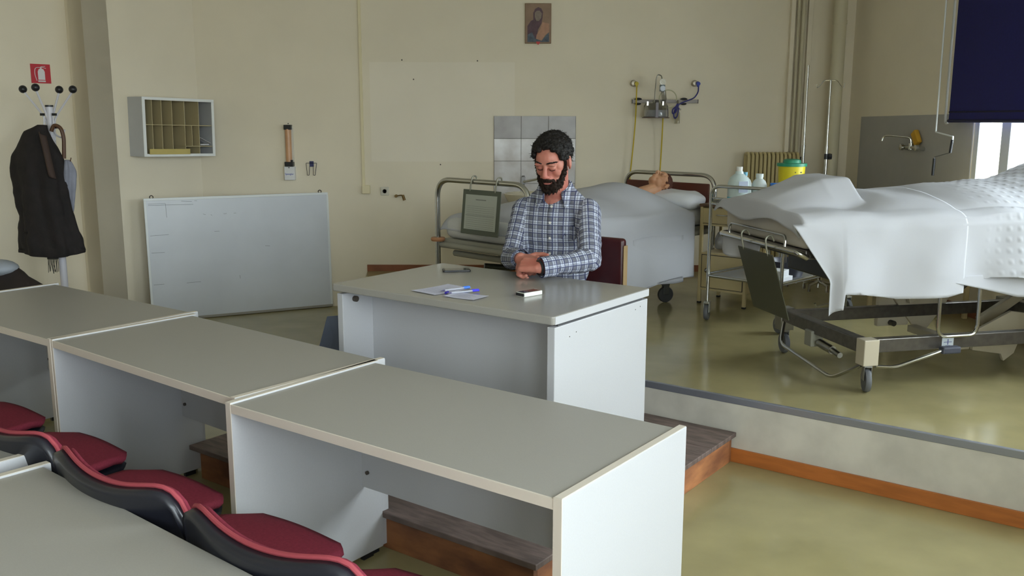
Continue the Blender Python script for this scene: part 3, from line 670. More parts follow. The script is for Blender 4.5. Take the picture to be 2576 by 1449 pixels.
for x_ in (-.5, .5):
    for y_ in (-.27, .27): MB().cyl((x_, y_, .30), (x_, y_ * 1.35, .50), .014).build('strut', GREYF, t, smooth=True)
MB().bx(LX - .03, LX - .012, -LY + .03, LY - .03, .5, .835).build('headboard', mat('brown_board', (96, 48, 36), .45, var=.15), t, bevel=.03, seg=5)
MB().tube(round_path([(-LX + .02, LY - .0, .50), (LX - .02, LY, .50), (LX - .02, -LY, .50), (-LX + .02, -LY, .50), (-LX + .02, LY, .50)], .05, 4), .02, 12).build('bed_frame', GREYF, t, smooth=True)
MB().tube([(-LX + .1, -LY + .05, .44), (-LX + .1, LY - .05, .44)], .02, 10).tube([(-LX + .35, -LY + .05, .44), (-LX + .35, LY - .05, .44)], .02, 10).build('cross_bar', GREYF, t, smooth=True)
for y in (-LY, LY): MB().lathe([(.001, -.012), (.042, -.012), (.048, 0), (.042, .012), (.001, .012)], (-LX - .0, y, .535), 18).build('bumper', mat('bumper_tan', (170, 120, 84), .5), t, smooth=True)
MB().tube([(-.75, .2, .36), (-.25, -.1, .30), (.3, -.1, .3)], .017, 12).tube([(-.8, .1, .30), (-.4, -.2, .27)], .012, 10).tube([(-.9, .30, .31), (-.78, .22, .29)], .008, 8).build('lift_mechanism', mat('mechanism_grey', (92, 94, 86), .4, metal=.6), t, smooth=True)
MB().bx(-LX + .03, LX - .04, -LY + .02, LY - .02, .515, .54).build('deck', GREYF, t)
SHEET = mat('white_sheet', (186, 187, 193), .85, bump=.04, bscale=30, spec=.2)
MATT = mat('mattress_white', (200, 200, 198), .85, spec=.2)
t2 = thing('mattress', 'white covered mattress on the far chrome bed', 'mattress', B1, A1)
MB().bx(-LX + .035, LX - .045, -LY + .015, LY - .015, .54, .67).build('mattress_body', MATT, t2, bevel=.05, seg=5, smooth=True)
# sheet over the practice dummy
def body_h(x, y):
    """height of the covered figure above the mattress"""
    def g(cx, cy, rx, ry, h): 
        d2 = ((x - cx) / rx) ** 2 + ((y - cy) / ry) ** 2; return h * math.exp(-d2)
    h = .17 * max(0, min(1, (.82 - abs(x + .02)) / .5)) ** .8 * max(0, 1 - (y / .40) ** 2) * (.75 + .35 * max(0, x)) + g(.42, -.02, .25, .25, .03)
    return h
def sheet1(u_, w_):
    x = -LX + .03 + u_ * 1.60
    s = .425 - w_ * 1.385          # unrolled across: .46 (far) .. -.96 (hanging near side)
    edge = LY + .03
    if s > -edge:
        y = s; z = .685 + body_h(x, y) + .010 * sin(x * 9 + y * 6) * (1 - abs(y)) + .004 * NZ.noise(V((x * 8, y * 8, 0)))
        k = max(0, (abs(y) - .36) / .1); z -= .035 * min(1, k) ** 2
        k2 = max(0, (-x - LX + .16) / .13); z -= .085 * k2 ** 2
    else:
        hang = -edge - s; y = -edge - .012 * min(1, hang / .05) - .015 * sin(x * 5 + 1) * min(1, hang * 3) - .05 * hang
        z = .65 - hang + .01 * sin(x * 3)
        z = max(z, .185 + .03 * sin(x * 4))
    if u_ > .93: z -= (u_ - .93) * .3 * (1 if s > -edge else 0)
    if s < -.25: x -= 0.0
    x -= max(0, (s + .1)) * .42 * max(0, u_ - .6) / .4 * 0
    return V((x, y, z))
t3 = thing('bed_sheet', 'white sheet draped over the practice dummy, hanging down the side of the far bed', 'sheet', B1, A1)
MB().grid(sheet1, 80, 90).build('sheet_cloth', SHEET, t3, smooth='all', solid=.003)
def flap1(u_, w_): return V((-.05 + .57 * u_ + .02 * w_, -LY - .055 - .01 * sin(u_ * 4), .52 - .33 * w_ + .012 * sin(u_ * 5)))
MB().grid(flap1, 16, 10).build('folded_flap', SHEET, t3, smooth='all', solid=.003)
t3 = thing('pillow', 'white plastic covered pillow under the head of the dummy', 'pillow', B1 + V((0, 0, 0)), A1)
def pill(c, r, f=.06):
    def fn(u_, w_):
        a = 2 * pi * u_; b = pi * w_; sx = math.copysign(abs(cos(a)) ** .6, cos(a)); sy = math.copysign(abs(sin(a)) ** .6, sin(a)); k = sin(b) ** .55
        p = V((c[0] + r[0] * sx * k, c[1] + r[1] * sy * k, c[2] + r[2] * math.copysign(abs(cos(b)) ** .9, cos(b))))
        return p + V((0, 0, 1)) * NZ.noise(p * 11) * f * .3
    return fn
MB().grid(pill((.77, -.12, .72), (.15, .30, .075)), 40, 20, True).build('pillow', mat('pillow_white', (220, 222, 228), .45), t3, smooth='all')
# chart board on the foot rail
def chart_board(loc, rz, w, h, label, tilt_, paper=True, back=False, mback=None):
    t = thing('chart_board', label, 'clipboard', loc, rz)
    q = Matrix.Rotation(tilt_, 3, 'X')
    def T(mb): mb.v = [tuple(q @ V(p)) for p in mb.v]; return mb
    BM = mback or mat('chart_frame_green', (84, 90, 78), .5)
    T(MB().bx(-w / 2, w / 2, -.006, .0, -h, 0)).build('board', BM, t, bevel=.003)
    if paper:
        T(MB().bx(-w / 2 + .028, w / 2 - .028, -.0075, -.006, -h + .03, -.03)).build('paper_form', mat('form_grey', (176, 180, 170), .7), t)
        mb = MB()
        for i in range(12): mb.bx(-w / 2 + .045, w / 2 - .045, -.0079, -.0075, -.1 - i * .012, -.0995 - i * .012 + .001)
        mb.bx(-.045, .045, -.0079, -.0075, -.062, -.056).bx(-w / 2 + .035, w / 2 - .04, -.0079, -.0075, -h + .115, -h + .117)
        tag(T(mb).build('printed_lines', mat('print_line', (126, 128, 122), .7), t), kind='stuff')
    for x in (-w / 2 + .06, w / 2 - .05):
        T(MB().tube(round_path([(x, -.003, -.01), (x, -.003, .03), (x, .006, .08), (x, .04, .085), (x, .045, .05)], .02, 5), .005, 8)).build('hook', mat('hook_metal', (150, 148, 134), .4, metal=.5), t, smooth=True)
    return t
def bed1(x, y, z): 
    q = Matrix.Rotation(A1, 3, 'Z') @ V((x, y, z)); return B1 + q
chart_board(bed1(-LX - .028, -.045, .872), A1 - pi / 2, .33, .27, 'green framed chart board with printed form hooked on the far bed', R(-6))

# ------------------------------------------------------------------ near, electric bed
B2 = V((1.61, 4.67, PZ)); A2 = R(13)
def bed2(x, y, z): return B2 + Matrix.Rotation(A2, 3, 'Z') @ V((x, y, z))
t = thing('hospital_bed', 'raised hospital bed with steel chassis and cream lifting arms', 'bed', B2, A2)
DST = mat('scuffed_steel', (112, 108, 104), .36, metal=.75, var=.15, scale=30); COV = mat('corner_cover', (190, 180, 160), .4)
HY = .37
for y in (-HY, HY - .04): MB().bx(0.02, 1.52, y - .022, y + .022, .19, .257).build('chassis_rail', DST, t, bevel=.004)
MB().bx(-.03, .03, -HY, HY, .19, .257).build('chassis_cross_bar', DST, t, bevel=.004)
MB().bx(1.42, 1.48, -HY, HY, .19, .257).build('chassis_cross_bar', DST, t, bevel=.004)
for x in (.0, 1.44):
    for s in (-1, 1):
        MB().bx(x - .035, x + .045, s * (HY + .02) - .035, s * (HY + .02) + .035, .135, .262).build('corner_cover', COV if s < 0 else STEEL, t, bevel=.004)
        castor(t, x + .01, s * (HY + .02), .058, .15, 1.45 if s > 0 else 1.22, GREYR, mat('castor_alu', (150, 150, 150), .35, metal=.8))
MB().tube(round_path([(-.03, HY - .04, .19), (-.08, HY - .10, .085), (-.09, -HY + .12, .035), (-.02, -HY - .01, .13)], .05, 5), .0095, 10).build('brake_bar', CHROME, t, smooth=True)
MB().tube(round_path([(.04, -HY - .04, .13), (.13, -HY - .06, .125), (.36, -HY - .07, .19), (.40, -HY - .07, .205)], .04, 5), .008, 10).build('brake_pedal', CHROME, t, smooth=True)
MB().bx(.37, .47, -HY - .09, -HY - .05, .18, .215).build('pedal_pad', mat('pedal_rubber', (70, 72, 84), .6), t, bevel=.008)
MB().box((-.01, .06, .165), (.07, .07, .085)).build('motor_box', mat('motor_grey', (150, 148, 134), .5), t, bevel=.006)
MB().cyl((-.01, .0, .15), (-.01, -.12, .14), .022).cyl((-.01, -.12, .14), (-.01, -.19, .13), .015).build('actuator', STEEL, t, smooth=True)
MB().bx(.41, .475, -HY - .0235, -HY - .022, .198, .245).build('badge', mat('badge_white', (206, 214, 222), .5), t, bevel=.0005)
mb = MB().bx(.42, .465, -HY - .0242, -HY - .0235, .222, .2245).bx(.441, .445, -HY - .0242, -HY - .0235, .210, .238).bx(.43, .456, -HY - .0242, -HY - .0235, .204, .2065)
mb.build('badge_mark', mat('badge_blue', (60, 70, 140), .5), t)
CRM = mat('lift_cream', (198, 188, 166), .45)
def plate(pts, y, th_, nm, m=CRM): MB().slab(pts, (0, y, 0), (1, 0, 0), (0, 0, 1), th_).build(nm, m, t, bevel=.003)
plate([(.56, .135), (.56, .35), (.70, .35), (.76, .21), (.76, .135)], HY + .0, .03, 'lift_bracket')
plate([(.64, .30), (1.05, .49), (1.07, .42), (.98, .25), (.86, .10), (.82, .08)], HY - .03, .02, 'lift_plate')
plate([(.70, .33), (1.12, .52), (1.14, .48), (.72, .27)], HY - .06, .03, 'lift_arm')
plate([(1.00, .22), (1.36, .42), (1.40, .39), (1.04, .17)], .10, .03, 'lift_arm')
plate([(1.10, .48), (1.50, .36), (1.49, .30), (1.08, .42)], .14, .03, 'lift_arm')
plate([(.80, .10), (.98, .07), (1.00, .03), (1.06, .07), (1.14, .28), (1.02, .30), (.80, .20)], -.12, .02, 'lift_plate')
MB().bx(.74, .80, -.12, .32, .10, .14).build('lift_cross_tube', CRM, t, bevel=.005)
MB().tube([(.9, .1, .50), (1.2, .1, .40)], .02).tube([(1.35, .1, .46), (1.62, .1, .36)], .018).build('actuator_arm', DST, t, smooth=True)
for x, z in ((.685, .33), (.64, .155), (1.12, .44)): MB().cyl((x, HY - .07, z), (x, HY - .035, z), .016).build('pivot_bolt', mat('bolt_dark', (84, 80, 74), .4, metal=.7), t, smooth=True)
for x in (.36, .98):
    for s in (-1, 1): MB().tube(round_path([(x, s * .415, .66), (x, s * .42, .26 + (.06 if s > 0 else 0)), (x + .22, s * .42, .26 + (.06 if s > 0 else 0)), (x + .22, s * .415, .66)], .05, 6), .0095, 10).build('side_rail_loop', CHROME, t, smooth=True)
MB().bx(-.36, 1.49, -.40, .40, .655, .70).build('deck', DST, t, bevel=.006)
MB().tube(round_path([(-.35, .40, .665), (-.40, .40, .69), (-.40, -.40, .69), (-.35, -.40, .665)], .05, 5), .014, 12).build('foot_bar', CHROME, t, smooth=True)
MB().tube(round_path([(-.40, .30, .69), (-.395, .30, .755), (-.395, -.28, .755), (-.40, -.28, .69)], .03, 5), .0065, 10).build('mattress_stop', CHROME, t, smooth=True)
MB().bx(-.05, .7, -.30, .30, .5, .655).build('under_frame', mat('under_dark', (60, 58, 54), .5), t, bevel=.01)
t2 = thing('mattress', 'beige mattress end showing at the foot of the near bed', 'mattress', B2, A2)
MB().bx(-.375, 1.50, -.41, .41, .70, .85).build('mattress_body', mat('mattress_beige', (196, 190, 180), .8), t2, bevel=.04, seg=4, smooth=True)
def fig2(x, y):
    def g(cx, cy, rx, ry, h): return h * math.exp(-(((x - cx) / rx) ** 2 + ((y - cy) / ry) ** 2))
    cr = max(0, min(1, (x + .46) / .36)) if x < -.10 else (1 if x < .05 else max(0, 1 - (x - .05) / .05))
    ff = .135 * cr * max(0, min(1, (.30 - abs(y - .06)) / .17))
    sm = lambda a, b, v_: (lambda k: k * k * (3 - 2 * k))(max(0, min(1, (v_ - a) / (b - a))))
    lat = max(0, 1 - ((y - .04) / .40) ** 2) ** .8
    return max(ff, (.065 * sm(-.1, .2, x) + .035 * sm(.35, .8, x) + .13 * sm(.95, 1.45, x)) * lat)
def cover(x, s, lift=0.0, drop=.39):
    edge = .435; n_ = .006 * NZ.noise(V((x * 7, s * 7, 2)))
    off = max(0.0, -(x + .40))            # beyond the foot end
    if s > -edge:
        y = s; z = .872 + fig2(x, y) + n_ + .006 * sin(x * 14 + s * 5) + lift
        z -= .03 * max(0, min(1, (abs(y) - .36) / .08)) ** 2
        if off: x = -.40 - off * .25; z -= off * (.9 + .3 * sin(s * 11))
    else:
        hang = min(-edge - s, drop + .025 * sin(x * 7))
        y = -edge - .014 * min(1, hang / .04) + .018 * sin(x * 13 + hang * 3) * min(1, hang * 3.5) - .05 * hang; z = .842 - hang * .93
        if x < -.2: x += (-.2 - x) * .8 * min(1, hang * 4); z -= .10 * max(0, min(1, (-x - .1) / .1)) * hang * 2
        y += n_ - lift
    return V((x, y, z))
t3 = thing('bed_sheet', 'white paper sheet peaked over the feet at the foot of the near bed', 'sheet', B2, A2)
MB().grid(lambda u_, w_: cover(-.47 + u_ * .92, .46 - w_ * 1.30), 90, 80).build('sheet_cloth', SHEET, t3, smooth='all', solid=.003)
SPR = mat('bedspread_waffle', (188, 189, 195), .85, bump=.0, spec=.2)
def spread(u_, w_):
    x = .42 + u_ * 1.09; s = .46 - w_ * 1.24
    bum = .0034 * max(0, sin(x * 110 + 2 * sin(s * 9))) * max(0, sin(s * 110)) * min(1, max(0, u_ * 5 - .5))
    return cover(x, s, .0012 + bum, .34)
t3 = thing('bedspread', 'white dimpled bedspread over the head half of the near bed', 'bedspread', B2, A2)
MB().grid(spread, 200, 190).build('bedspread_cloth', SPR, t3, smooth='all')
def draw(u_, w_): return V((-.385 - .02 * sin(u_ * 9) * w_, .40 - u_ * .42, .68 - w_ * (.085 + .02 * sin(u_ * 5))))
MB().grid(draw, 24, 8).build('tucked_edge', SHEET, bpy.data.objects['bed_sheet.001'] if 'bed_sheet.001' in bpy.data.objects else t3, smooth='all', solid=.003)
def under(u_, w_): 
    x = .28 + u_ * 1.2; h = w_ * (.01 + .10 * min(1, u_ * 2.5)); return V((x, -.455 - .012 * sin(x * 7) - .01 * w_, .555 - h + .008 * sin(x * 4)))
MB().grid(under, 50, 8).build('sheet_hem', SHEET, t3, smooth='all', solid=.003)
cbp = bed2(-.425, -.045, .655)
chart_board(cbp, A2 - pi / 2 + .0, .36, .34, 'dark green back of a chart board tilted on the near bed foot bar', R(18), paper=False, mback=mat('chart_back', (74, 74, 58), .45))

# ------------------------------------------------------------------ bedside cabinet
NX = V((1.568, 6.49, PZ)); NA = R(-40.5)
t = thing('bedside_cabinet', 'cream metal bedside cabinet with brown top beside the far bed', 'bedside cabinet', NX, NA)
w, d_, h = .37, .31, .69
for x in (-w / 2, w / 2 - .022):
    for y in (-d_ / 2, d_ / 2 - .022):
        MB().bx(x, x + .022, y, y + .022, .012, h).build('leg', CREAM, t, bevel=.002)
        MB().bx(x - .001, x + .023, y - .001, y + .023, 0, .012).build('foot_cap', BLACK, t)
MB().bx(-w / 2 - .006, w / 2 + .006, -d_ / 2 - .006, d_ / 2 + .006, h, h + .02).build('top', mat('cabinet_top_brown', (104, 78, 58), .45, var=.15), t, bevel=.003)
MB().bx(-w / 2 + .022, w / 2 - .022, -d_ / 2 + .002, d_ / 2 - .002, .10, .115).build('bottom_shelf', CREAM, t)
MB().bx(-w / 2 + .022, w / 2 - .022, -d_ / 2 + .002, d_ / 2 - .002, .355, .368).build('middle_shelf', CREAM, t)
MB().bx(-w / 2 + .022, w / 2 - .022, -d_ / 2 + .004, d_ / 2 - .002, .56, .572).build('upper_shelf', CREAM, t)
o = MB().bx(-w / 2 + .022, w / 2 - .022, -d_ / 2 + .002, -d_ / 2 + .014, .576, .682).build('drawer', CREAM, t, bevel=.002)
MB().tube(round_path([(-.05, -d_ / 2, .64), (-.05, -d_ / 2 - .02, .64), (.05, -d_ / 2 - .02, .64), (.05, -d_ / 2, .64)], .01, 3), .004, 8).build('drawer_handle', CHROME, o, smooth=True)
for x in (-w / 2 + .003, w / 2 - .011): MB().bx(x, x + .008, -d_ / 2 + .022, d_ / 2 - .022, .10, .36).build('side_panel', CREAM, t); MB().bx(x, x + .008, -d_ / 2 + .022, d_ / 2 - .022, .565, .69).build('side_panel', CREAM, t)
MB().bx(-w / 2 + .022, w / 2 - .022, d_ / 2 - .012, d_ / 2 - .004, .10, .36).build('back_panel', CREAM, t)
o = MB().bx(-w / 2 + .028, w / 2 - .028, -d_ / 2 - .001, -d_ / 2 + .010, .12, .35).build('door', CREAM, t, bevel=.002)
for a_ in ((-w / 2 + .024, -w / 2 + .028, .116, .354), (w / 2 - .028, w / 2 - .024, .116, .354)): MB().bx(a_[0], a_[1], -d_ / 2 + .0, -d_ / 2 + .006, a_[2], a_[3]).build('door_gap', HOLE, t)
for z in (.116, .35): MB().bx(-w / 2 + .028, w / 2 - .028, -d_ / 2, -d_ / 2 + .006, z, z + .004).build('door_gap', HOLE, t)
MB().ell((-.105, -d_ / 2 - .018, .245), .019, n=14, m=10).build('knob', CHROME, o, smooth='all')
MB().cyl((.12, -d_ / 2 - .001, .24), (.12, -d_ / 2 - .006, .24), .006).build('lock', CHROME, o, smooth=True)
t2 = thing('folded_linen', 'crumpled white linen inside the open shelf of the bedside cabinet', 'linen', NX + V((0, 0, .368)), NA)
def lin_(u_, w_):
    a = 2 * pi * u_; b = pi * w_ * .98 + .02; p = V((.13 * cos(a) * sin(b) ** .5, .11 * sin(a) * sin(b) ** .5, .08 + .075 * cos(b))); return p + V((1, 1, .6)) * NZ.noise(p * 22) * .02
MB().grid(lin_, 40, 20, True).build('linen', SHEET, t2, smooth='all')
# ------------------------------------------------------------------ trolley
TR = V((1.77, 6.015, PZ)); TA = R(43.3)
def trl(x, y, z): return TR + Matrix.Rotation(TA, 3, 'Z') @ V((x, y, z))
t = thing('steel_trolley', 'two shelf chrome trolley on wheels between the two beds', 'trolley', TR, TA)
for x in (-.43, .43):
    MB().tube(round_path([(x, -.265, .11), (x, -.265, .876), (x, .265, .876), (x, .265, .11)], .07, 7), .011, 12).build('end_frame', CHROME, t, smooth=True)
    MB().tube([(x, -.265, .80), (x, .265, .80)], .005, 8).build('guard_rail', CHROME, t, smooth=True)
    for y in (-.265, .265): castor(t, x, y, .052, .12, .4 if y > 0 else 1.1, GREYR, mat('castor_zinc', (186, 188, 180), .35, metal=.6))
for z in (.76, .29):
    MB().bx(-.425, .425, -.255, .255, z, z + .012).build('shelf', mat('trolley_shelf', (170, 172, 172), .3, metal=.7), t, bevel=.003)
    MB().tube(round_path([(-.43, -.262, z + .02), (.43, -.262, z + .02)], .01, 2), .008, 10).tube([(-.43, .262, z + .02), (.43, .262, z + .02)], .008, 10).build('shelf_edge', CHROME, t, smooth=True)
    for x in (-.43, .43): MB().tube([(x, -.262, z + .005), (x, .262, z + .005)], .010, 10).build('end_bar', CHROME, t, smooth=True)
MB().tube(round_path([(.43, -.22, .11), (.40, -.22, .085), (.10, -.22, .085), (.08, -.22, .11)], .03, 4), .006, 8).build('foot_guard', CHROME, t, smooth=True)
# bottles
MILK = mat('milky_plastic', (206, 214, 212), .35, spec=.5)
t2 = thing('liquid_jug', 'large translucent jug with turquoise liquid on the steel trolley', 'jug', trl(-.36, .11, .772), TA - .6)
MB().lathe([(.001, 0), (.066, 0), (.07, .008), (.07, .04)], n=24).build('liquid_base', mat('turquoise_liquid', (70, 176, 204), .25), t2, smooth=True)
MB().lathe([(.070, .04), (.07, .125), (.058, .16), (.026, .185), (.024, .2)], n=24).build('jug_body', mat('jug_plastic', (198, 214, 214), .3), t2, smooth=True)
MB().cyl((0, 0, .2), (0, 0, .228), .019).build('cap', WHITEP, t2, smooth=True)
MB().bx(-.03, .03, -.0715, -.069, .07, .14).build('label_patch', mat('jug_label', (176, 186, 206), .5), t2)
def bottle(nm_, lab, x, y, r, h, m, capm, lq=None, grp=None, nr=.4):
    t2 = thing(nm_, lab, 'bottle', trl(x, y, .772), TA, grp)
    MB().lathe([(.001, 0), (r, 0), (r * 1.02, .006), (r, h * .62), (r * .8, h * .75), (r * nr, h * .83), (r * nr, h * .88)], n=20).build('bottle_body', m, t2, smooth=True)
    MB().cyl((0, 0, h * .88), (0, 0, h), r * nr * 1.12).build('cap', capm, t2, smooth=True)
    return t2
bottle('spray_bottle', 'pale bottle with thin light blue nozzle behind the big jug', -.26, .13, .04, .19, MILK, mat('nozzle_blue', (120, 190, 216), .4), nr=.3)
bottle('saline_bottle', 'frosted round shouldered bottle at the far side of the jug', -.27, .02, .047, .185, MILK, MILK, nr=.45)
bottle('small_bottle', 'small bottle with wide bright blue cap nearest the sheet', -.25, -.075, .028, .13, MILK, mat('cap_blue', (44, 120, 214), .4), grp='small blue capped bottles', nr=.8)
bottle('small_bottle', 'small bottle with deep blue cap behind its lighter twin', -.20, -.09, .024, .13, MILK, mat('cap_deep_blue', (40, 70, 196), .4), grp='small blue capped bottles', nr=.8)
t2 = thing('sharps_bin', 'yellow sharps bin with green lid on the trolley near the radiator', 'sharps bin', trl(.25, .10, .772), -.2)
MB().lathe([(.001, 0), (.078, 0), (.088, .20), (.088, .215)], n=32).build('bucket', mat('bin_yellow', (222, 204, 26), .4), t2, smooth=True)
MB().lathe([(.088, 0), (.099, 0), (.099, .02), (.06, .022), (.056, .042), (.04, .048), (.001, .048)], (0, 0, .212), n=32).build('lid', mat('bin_green', (36, 140, 106), .4), t2, smooth=True)
BK = mat('bin_print', (70, 60, 20), .6)
MB().add([(.015, -.0868, .178), (.062, -.065, .178), (.06, -.066, .170), (.015, -.0864, .170)], [(0, 1, 2, 3)]).build('bin_lettering', BK, t2)
for k in range(3):
    a = pi / 2 + k * 2 * pi / 3; MB().tube(arc((.025 + .007 * cos(a), -.088, .145 + .007 * sin(a)), .0065, 0, 2 * pi, 12, (1, .3, 0), (0, 0, 1)), .0018, 5).build('hazard_ring', BK, t2)
for i, (x, y, z, s, lab) in enumerate(((-.33, -.19, .302, (.15, .10, .035), 'lower white carton on the bottom shelf of the trolley'), (-.34, -.19, .337, (.12, .09, .04), 'upper white carton stacked on the bottom shelf of the trolley'))):
    t2 = thing('carton', lab, 'box', trl(x, y, z), TA + .2 * i)
    MB().bx(-s[0] / 2, s[0] / 2, -s[1] / 2, s[1] / 2, 0, s[2]).build('box_body', mat('carton_white', (230, 232, 236), .5), t2, bevel=.002)
t2 = thing('dark_basin', 'dark plastic basin on the bottom shelf of the trolley', 'basin', trl(-.08, -.1, .302), TA)
MB().lathe([(.09, 0), (.13, .10), (.135, .10), (.125, .095), (.085, .006), (.001, .006)], n=28).build('basin', mat('basin_dark', (62, 62, 74), .4), t2, smooth=True)
t2 = thing('yellow_dish', 'shallow yellow dish under the foot of the near bed', 'dish', trl(-.24, -.12, .5), TA)
MB().lathe([(.07, 0), (.14, .035), (.145, .035), (.135, .03), (.06, .006), (.001, .006)], n=28).build('dish', mat('dish_yellow', (190, 150, 50), .45), t2, smooth=True)
for x in (-.1, .1): MB().cyl((x, 0, -.2 + .002), (x, 0, .012), .006).build('dish_stand', STEEL, t2)
# drip stands
def drip(x, y, zt_, label, hook=True, knob=0.0):
    t = thing('drip_stand', label, 'drip stand', (x, y, PZ))
    MB().cyl((0, 0, .05), (0, 0, 1.1), .0125).cyl((0, 0, 1.1), (0, 0, zt_), .008).build('pole', CHROME, t, smooth=True)
    for k in range(5):
        a = 2 * pi * k / 5; MB().tube([(0, 0, .07), (.11 * cos(a), .11 * sin(a), .045), (.11 * cos(a), .11 * sin(a), .0)], [.012, .010, .012], 8).build('foot', CHROME, t, smooth=True)
    if hook: MB().tube(round_path([(-.10, 0, zt_ - .03), (-.10, 0, zt_ - .06), (-.07, 0, zt_ - .03), (-.05, 0, zt_), (.05, 0, zt_), (.07, 0, zt_ - .03), (.10, 0, zt_ - .06), (.105, 0, zt_ - .02)], .02, 4), .0035, 8).build('bag_hook', CHROME, t, smooth=True)
    if knob: MB().cyl((0, 0, knob - .02), (0, 0, knob + .02), .014).lathe([(.001, 0), (.02, 0), (.024, .01), (.02, .03), (.001, .032)], (.012, 0, knob), 8, axis=(1, -.3, 0)).build('clamp_knob', BLACK, t)
drip(2.25, 7.2, 1.70, 'drip stand nearer the radiator, its bare pole rising past the pipes', hook=False)
drip(2.36, 7.0, 1.58, 'drip stand with black clamp knob next to the downpipe', knob=1.02)
# cream table behind the near bed
t = thing('instrument_table', 'cream legged metal table standing behind the near bed by the window wall', 'table', (2.49, 5.99, PZ), R(-3))
for x in (0, .50):
    for y in (0, .36): MB().bx(x - .014, x + .014, y - .014, y + .014, 0, .70).build('leg', CREAM, t, bevel=.002)
MB().bx(-.03, .53, -.03, .39, .70, .72).build('table_top', CREAM, t, bevel=.003)
MB().bx(.0, .5, .0, .36, .40, .412).build('lower_shelf', CREAM, t)
# ------------------------------------------------------------------ student chairs
SHELL = mat('black_shell', (30, 31, 40), .32, spec=.5); REDF = mat('red_upholstery', (124, 44, 60), .85, var=.1, scale=120, bump=.15, bscale=300, spec=.2)
PIP = mat('red_piping', (150, 66, 74), .7, spec=.2)
def chair_back(u_, w_, o=0.0, gw=1.0):
    """u across -1..1 folded to 0..1, w up"""
    x = (u_ * 2 - 1); hw = .284 * gw * (1 - .10 * (1 - w_) ** 2) * (1 - .05 * max(0, w_ - .75) * 4 * x * x)
    top = .778 + .055 * x * x - .105 * x ** 8
    z = .52 + (top - .52) * w_
    y = -.06 + .05 * x * x + .03 * (1 - w_) - .035 * w_ + o * (1 - .25 * x * x)
    return V((x * hw, y, z))
def seat_f(u_, w_, dz=0.0, g=1.0):
    x = (u_ * 2 - 1) * g; yy = w_
    hw = .222 + .02 * sin(pi * yy)
    y = .0 + .46 * yy + .02 * (1 - x * x) * yy; z = .445 + .02 * x * x - .012 * sin(pi * yy) - .03 * max(0, yy - .8) ** 1.5 * 8 + dz
    z += -.016 * abs(x) ** 4 + .010 * math.cos(x * 3.0) * yy
    y += .025 * x * x * yy - .035 * max(0, abs(x) - .82) / .18 * max(0, yy - .8) * 5
    return V((x * hw * (1 - .10 * max(0, yy - .8) / .2 * abs(x)), y, z))
def student_chair(label, a, b, dr=0.0):
    p = uv(a, b)
    t = thing('student_chair', label, 'chair', p, YAW + dr, 'student chairs')
    MB().grid(lambda u_, w_: chair_back(u_, w_), 26, 16).build('back_shell', SHELL, t, smooth='all', solid=.022, off=1)
    MB().grid(lambda u_, w_: chair_back(u_, w_, .016, .985) + V((0, 0, -.004 * w_)), 26, 16).build('back_pad', REDF, t, smooth='all', solid=.010, off=-1)
    MB().tube([chair_back(i / 24, 1.0, .006) + V((0, .0, .003)) for i in range(25)], .0055, 8).build('piping', PIP, t, smooth=True)
    MB().grid(seat_f, 20, 20).build('seat_pad', REDF, t, smooth='all', solid=.022, off=1)
    MB().grid(lambda u_, w_: seat_f(u_, w_, -.026, 1.015), 20, 20).build('seat_shell', SHELL, t, smooth='all', solid=.016, off=0)
    MB().bx(-.05, .05, -.055, .12, .36, .40).tube([(0, .0, .38), (0, -.07, .44), (0, -.075, .60)], .02, 8).build('back_bracket', BLACK, t, bevel=.004)
    for sx in (-1, 1):
        for y0, y1 in ((.06, -.0), (.36, .42)):
            MB().tube(round_path([(sx * .17, y0, .40), (sx * .19, (y0 + y1) / 2, .38), (sx * .215, y1, .0)], .03, 4), .011, 10).build('leg', BLACK, t, smooth=True)
    MB().tube([(-.17, .06, .395), (-.17, .36, .395)], .011).tube([(.17, .06, .395), (.17, .36, .395)], .011).build('seat_frame', BLACK, t, smooth=True)
    return t
c0 = student_chair('red and black chair nearest the photographer, its shell cut by the frame bottom', -1.405, 1.14, .02)
for lab, a, b, dr in (('red and black chair tucked in second from the bare desk end', -1.97, 1.15, .0), ('red and black chair in the middle of the near row, behind the white panel corner', -2.53, 1.17, -.02),
                      ('red and black chair fourth along the row, mostly its seat in view', -3.12, 1.20, -.03), ('red and black chair at the wall end, only its seat tip seen', -3.72, 1.22, .0)):
    c = copy_tree(c0); c['label'] = lab; c.location = uv(a, b); c.rotation_euler = (0, 0, YAW + dr)

# ------------------------------------------------------------------ things on the teacher desk
DZ = .9003
def onT(x, y, lab, nm, cat, rz, grp=None): return thing(nm, lab, cat, (x, y, DZ), rz, grp)
t = onT(-.262, 4.28, 'black smartphone lying at the far corner of the teacher desk', 'smartphone', 'phone', R(9))
MB().prism(rounded_rect(-.065, .065, -.034, .034, .009), 0, .008).build('phone_body', BLACK, t, bevel=.002)
MB().prism(rounded_rect(-.054, .05, -.030, .030, .003), .008, .0083).build('screen', mat('dark_screen', (26, 30, 34), .08, spec=.6), t)
t = onT(.07, 3.675, 'small white phone with black end lying near the desk front', 'smartphone', 'phone', R(42))
MB().prism(rounded_rect(-.052, .052, -.026, .026, .007), 0, .017).build('phone_body', mat('phone_white', (222, 222, 214), .3), t, bevel=.003)
MB().bx(-.0535, -.044, -.024, .024, .002, .0155).build('end_piece', BLACK, t, bevel=.003)
MB().bx(-.048, .045, -.021, .021, .017, .0174).build('screen', MATS['dark_screen'], t)
PAP = mat('note_paper', (196, 196, 214), .7)
